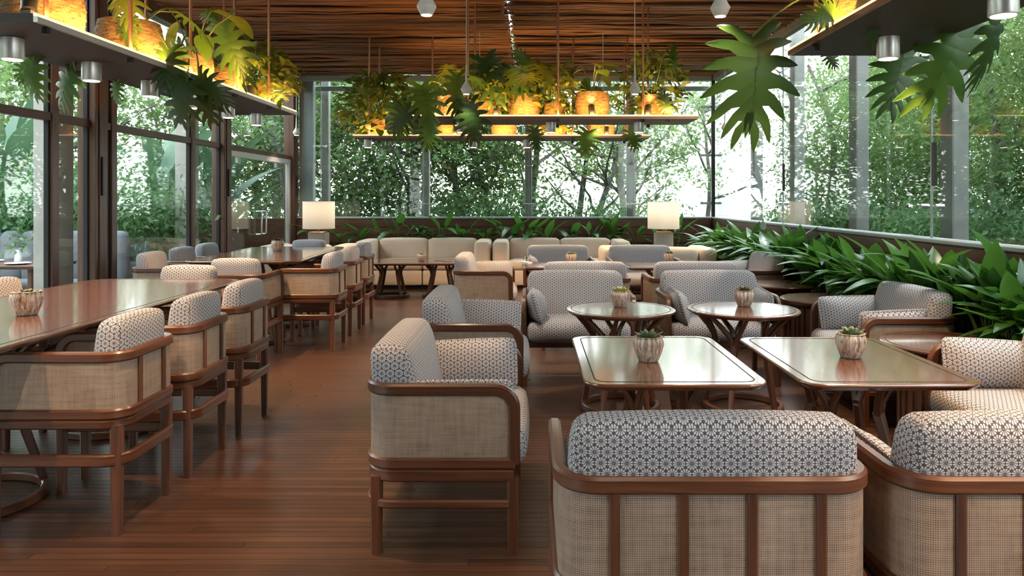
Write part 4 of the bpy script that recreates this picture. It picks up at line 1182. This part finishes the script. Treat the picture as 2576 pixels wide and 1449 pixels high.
FOL = [foliage_mesh(1, 1.5, 1.0, 6.0, 75, 80, .135, M['tree'], .30), foliage_mesh(2, 1.7, .7, 5.6, 85, 92, .13, M['treed'], .30),
       foliage_mesh(3, 1.4, 1.6, 5.8, 42, 70, .14, M['tree'], .27), foliage_mesh(4, 1.8, .3, 5.5, 90, 95, .125, M['treed'], .30), foliage_mesh(5, 1.5, 1.8, 5.9, 22, 60, .135, M['tree'], .24),
       foliage_mesh(6, 1.6, .6, 6.0, 120, 190, .095, M['tree'], .32), foliage_mesh(7, 1.7, .5, 5.8, 130, 190, .09, M['treed'], .32), foliage_mesh(8, 1.4, 1.2, 5.8, 60, 130, .09, M['tree'], .28)]
TRK = [trunk_mesh(11, 5.5, .10, .12, 8), trunk_mesh(12, 5.5, .13, .08, 8), trunk_mesh(13, 5.2, .07, .25, 6, 3), trunk_mesh(14, 5.6, .09, .3, 9, 2)]
def tree(x, y, f, t, s, rz, label, group):
    o = thing('leafy_tree', label, 'tree', (x, y, -.35), rz, group)
    link('trunk', TRK[t], o, Matrix.Diagonal((s, s, s, 1)))
    link('foliage', FOL[f], o, Matrix.Diagonal((s, s, s, 1)), kind='stuff')
BT = [(690, 17.5, 3, 1, 1.05), (800, 15.4, 1, 2, .95), (870, 15.8, 2, 2, .9), (955, 17.0, 3, 0, 1.05), (1035, 15.6, 1, 1, 1.0), (1150, 17.0, 1, 0, 1.05), (1230, 16.2, 0, 3, .95),
      (1345, 16.4, 2, 1, .95), (1440, 15.6, 4, 3, 1.0), (1570, 15.8, 4, 0, .95), (1625, 16.6, 2, 3, .9), (1780, 17.5, 4, 0, .85)]
for i, (px, Y, f, t, s) in enumerate(BT):
    tree((px-CX)*Y/F, Y, f, t, s, i*1.3, 'leafy tree beyond the back glass, %s from the left' % ORD[i], 'trees beyond the back glass')
RT = [(6.1, 14.4, 7, 3, .9), (5.1, 12.6, 7, 1, .8), (6.3, 11.6, 5, 0, .9), (8.0, 15.2, 6, 1, 1.0), (6.2, 9.8, 7, 1, .9), (6.4, 8.3, 5, 2, .9), (6.1, 6.9, 7, 0, .9), (6.0, 5.6, 6, 3, .9), (8.0, 8.0, 6, 1, 1.0), (7.8, 5.4, 5, 1, 1.0), (5.9, 4.3, 5, 0, .85), (6.0, 2.2, 3, 1, .95), (6.2, -.6, 1, 0, .95)]  # last, nearest ones are unseen, added to break reflections and cut daylight
for i, (x, y, f, t, s) in enumerate(RT):
    tree(x, y, f, t, s, i*1.7+.4, 'leafy tree beyond the right glass, %s from the back corner' % ORD[i], 'trees beyond the right glass')
LT = [(-9.5, 11.0, 2, 0, 1.0), (-8.6, 13.8, 0, 1, 1.0), (-7.0, 15.0, 2, 2, .9), (-10.5, 15.5, 0, 1, 1.1), (-6.2, 17.0, 0, 0, 1.05), (-10.8, 8.0, 4, 1, 1.0), (-10.2, 5.2, 3, 1, 1.1), (-10.0, 2.2, 1, 0, 1.1), (-9.6, -1.2, 3, 2, 1.1), (-7.4, 1.0, 3, 1, .95), (-7.2, 3.4, 0, 0, .9), (-6.6, -6.5, 3, 1, 1.2), (-8.6, -6.0, 3, 0, 1.2), (-10.5, -8.0, 3, 1, 1.3), (-8.0, -9.5, 3, 1, 1.3)]  # near trees later in this list are unseen, added to break up sky reflections
for i, (x, y, f, t, s) in enumerate(LT):
    tree(x, y, f, t, s, i*1.1+.9, 'leafy tree beyond the left terrace, number %s counted from the near side' % ORD[i], 'trees beyond the terrace')
SHR = [foliage_mesh(21, .75, .1, 1.1, 34, 100, .075, M['shrub'], .2), foliage_mesh(22, .8, .05, 1.0, 38, 100, .07, M['shrub'], .18)]
def shrub(x, y, s, label, group, z=-.35, zs=1.45):
    o = link('low_shrub', SHR[random.randrange(2)], None, Matrix.Translation((x, y, z)) @ Matrix.Rotation(random.random()*6, 4, 'Z') @ Matrix.Diagonal((s, s, s*zs, 1)), label=label, category='shrub', group=group)
for k, y in enumerate([3.5+.85*k for k in range(13)]):
    shrub(5.1+random.uniform(-.1, .15), y, random.uniform(1.0, 1.15), 'low feathery green shrub outside the right glass, %s from the near end' % ORD[k], 'shrubs outside the right glass')
for k, x in enumerate([-3.6+.9*k for k in range(8)]):
    shrub(x, 14.7+random.uniform(-.2, .2), random.uniform(1.0, 1.15), 'low green shrub outside the back glass, %s from the left' % ORD[k], 'shrubs outside the back glass')
for k, (x, y) in enumerate(((-8.0, 9.7), (-7.1, 9.8), (-6.2, 9.7), (-8.9, 9.3), (-5.4, 9.9), (-7.6, 10.6), (-6.6, 10.7), (-5.7, 11.3))):
    shrub(x, y, 1.15, 'green shrub on the terrace behind the grey bench, %s of the row' % ORD[k], 'shrubs on the terrace', -.02)
# large banana-like plants on the terrace
BAN = [blade(1, .30, d, .25, 9, .05).mesh('leaf', M['banana'], 60) for d in (.25, .5)]
for i, (x, y, s, lb) in enumerate(((-6.9, 9.9, 1.5, 'tall broad leaved banana plant left of the first outdoor pillar'), (-5.3, 10.9, 1.15, 'banana plant seen through the big pane between the columns'), (-4.9, 11.9, 1.2, 'banana plant behind the glass doors'), (-5.9, 12.2, 1.5, 'banana plant far back on the terrace'), (-7.8, 7.6, 1.4, 'banana plant at the left edge of the terrace'))):
    t = thing('banana_plant', lb, 'plant', (x, y, -.02), 0, 'banana plants on the terrace'); st = MB(); rnd = random.Random(i+90)
    for k in range(9):
        a = 2*pi*k*.382; el = rnd.uniform(.7, 1.35); d = V((cos(a)*cos(el), sin(a)*cos(el), sin(el)))
        b = V((cos(a)*.08, sin(a)*.08, .75*s+.09*k*s)); tp = b+d*.95*s
        m, L = frame_from(b, tp, (-d.x*d.z, -d.y*d.z, .6)); link('leaf', BAN[k % 2], t, m @ Matrix.Diagonal((L, L*.9, L, 1)))
        st.tube([(0, 0, 0), (cos(a)*.03, sin(a)*.03, b.z*.6), b], [.045*s, .03*s, .015*s], 6)
    part('stalk', st, M['stem'], t)
# terrace bench with channelled back, table laid for a meal, dark chair
t = thing('channel_bench', 'grey channel backed bench on the terrace behind the left glass', 'bench', (-6.0, 8.75, -.02))
for k in range(10):
    part('back_channel', MB().cushion((.245, .16, .62), .07, 6, .012, (-1.15+.25*k, .12, .72)), M['grey'], t)
part('seat', MB().cushion((2.6, .55, .16), .05, 6, .01, (0, -.2, .40)), M['grey'], t)
part('base', MB().box((-1.25, -.4, 0), (1.25, .18, .33), .01), M['grey'], t)
t = thing('terrace_table', 'dark table laid for a meal on the terrace, seen at the left edge', 'table', (-5.65, 7.95, -.02))
part('tabletop', MB().slab(rrect(-.62, -.36, .62, .36, .04), .70, .735, .004), M['panel'], t)
for sx in (-1, 1):
    for sy in (-1, 1): part('leg', MB().sweep([(sx*.52, sy*.28, 0), (sx*.52, sy*.28, .71)], .05, .05, None, .2), M['panel'], t)
for i, (x, y) in enumerate(((-6.0, 7.8), (-5.7, 7.78), (-5.35, 7.8), (-5.85, 8.1))):
    link('dinner_plate', MB().lathe([(.06, 0), (.07, .004), (.12, .016), (.118, .019), (.07, .008), (.0001, .007)], 28, (x, y, .715)).mesh('dinner_plate', M['plate'], 40), None, label='white plate on the terrace table, %s' % ORD[i], category='plate', group='plates on the terrace table')
t = thing('vase_sprig', 'small leafy sprig in a vase on the terrace table', 'plant', (-5.45, 7.95, .715))
part('vase', MB().lathe([(.03, 0), (.04, .03), (.03, .09), (.02, .13), (.024, .14)], 20), M['plate'], t)
part('sprig', bush_mesh(40, .08, .22, .07, None, 77).xf(Matrix.Translation((0, 0, .16))), M['lily'], t, 60)
t = thing('terrace_chair', 'dark wooden chair with curved arms at the terrace table', 'chair', (-5.5, 7.15, -.02), pi/2)
for sx in (-1, 1):
    for sy in (-1, 1): part('leg', MB().sweep([(sx*.2, sy*.22, 0), (sx*.2, sy*.22, .45 if sx < 0 else .64)], .04, .04, None, .2, scale=[.7, 1]), M['panel'], t)
part('seat', MB().cushion((.46, .46, .09), .035, 5, .01, (0, 0, .46)), M['grey'], t)
part('arm_rail', MB().sweep(upath(.5, .52, .16, .04, .65, .24), .04, .035, (0, -1, 0), .25), M['panel'], t)
part('backrest', MB().cushion((.07, .40, .26), .03, 5, .0, (-.2, 0, .66)), M['flower'], t)
t = thing('grey_planter_box', 'grey square planter box outside the big left pane', 'planter', (-4.95, 9.7, -.02))
part('box', MB().box((-.35, -.3, 0), (.35, .3, .62), .01), M['grey'], t)
part('soil', MB().box((-.33, -.28, .62), (.33, .28, .625)), M['soil'], t, 0)
# pale building far behind the trees on the right
t = thing('pale_building', 'bright white building with small windows far behind the trees', 'building', (7.6, 38, -.35))
part('wall', MB().box((-3.6, 0, 0), (3.6, 4, 9)), M['facade'], t, 0)
part('roof', MB().box((-3.75, -.15, 9), (3.75, 4.15, 9.2)), M['facade'], t, 0)
for r in range(4):
    for c in range(4):
        w = part('window', MB().box((-2.9+c*1.6, -.03, 1.0+r*2), (-2.35+c*1.6, .02, 2.0+r*2)), M['pane'], t, 0)
        part('sill', MB().box((-2.95+c*1.6, -.1, .92+r*2), (-2.3+c*1.6, .02, 1.0+r*2)), M['facade'], w, 0)
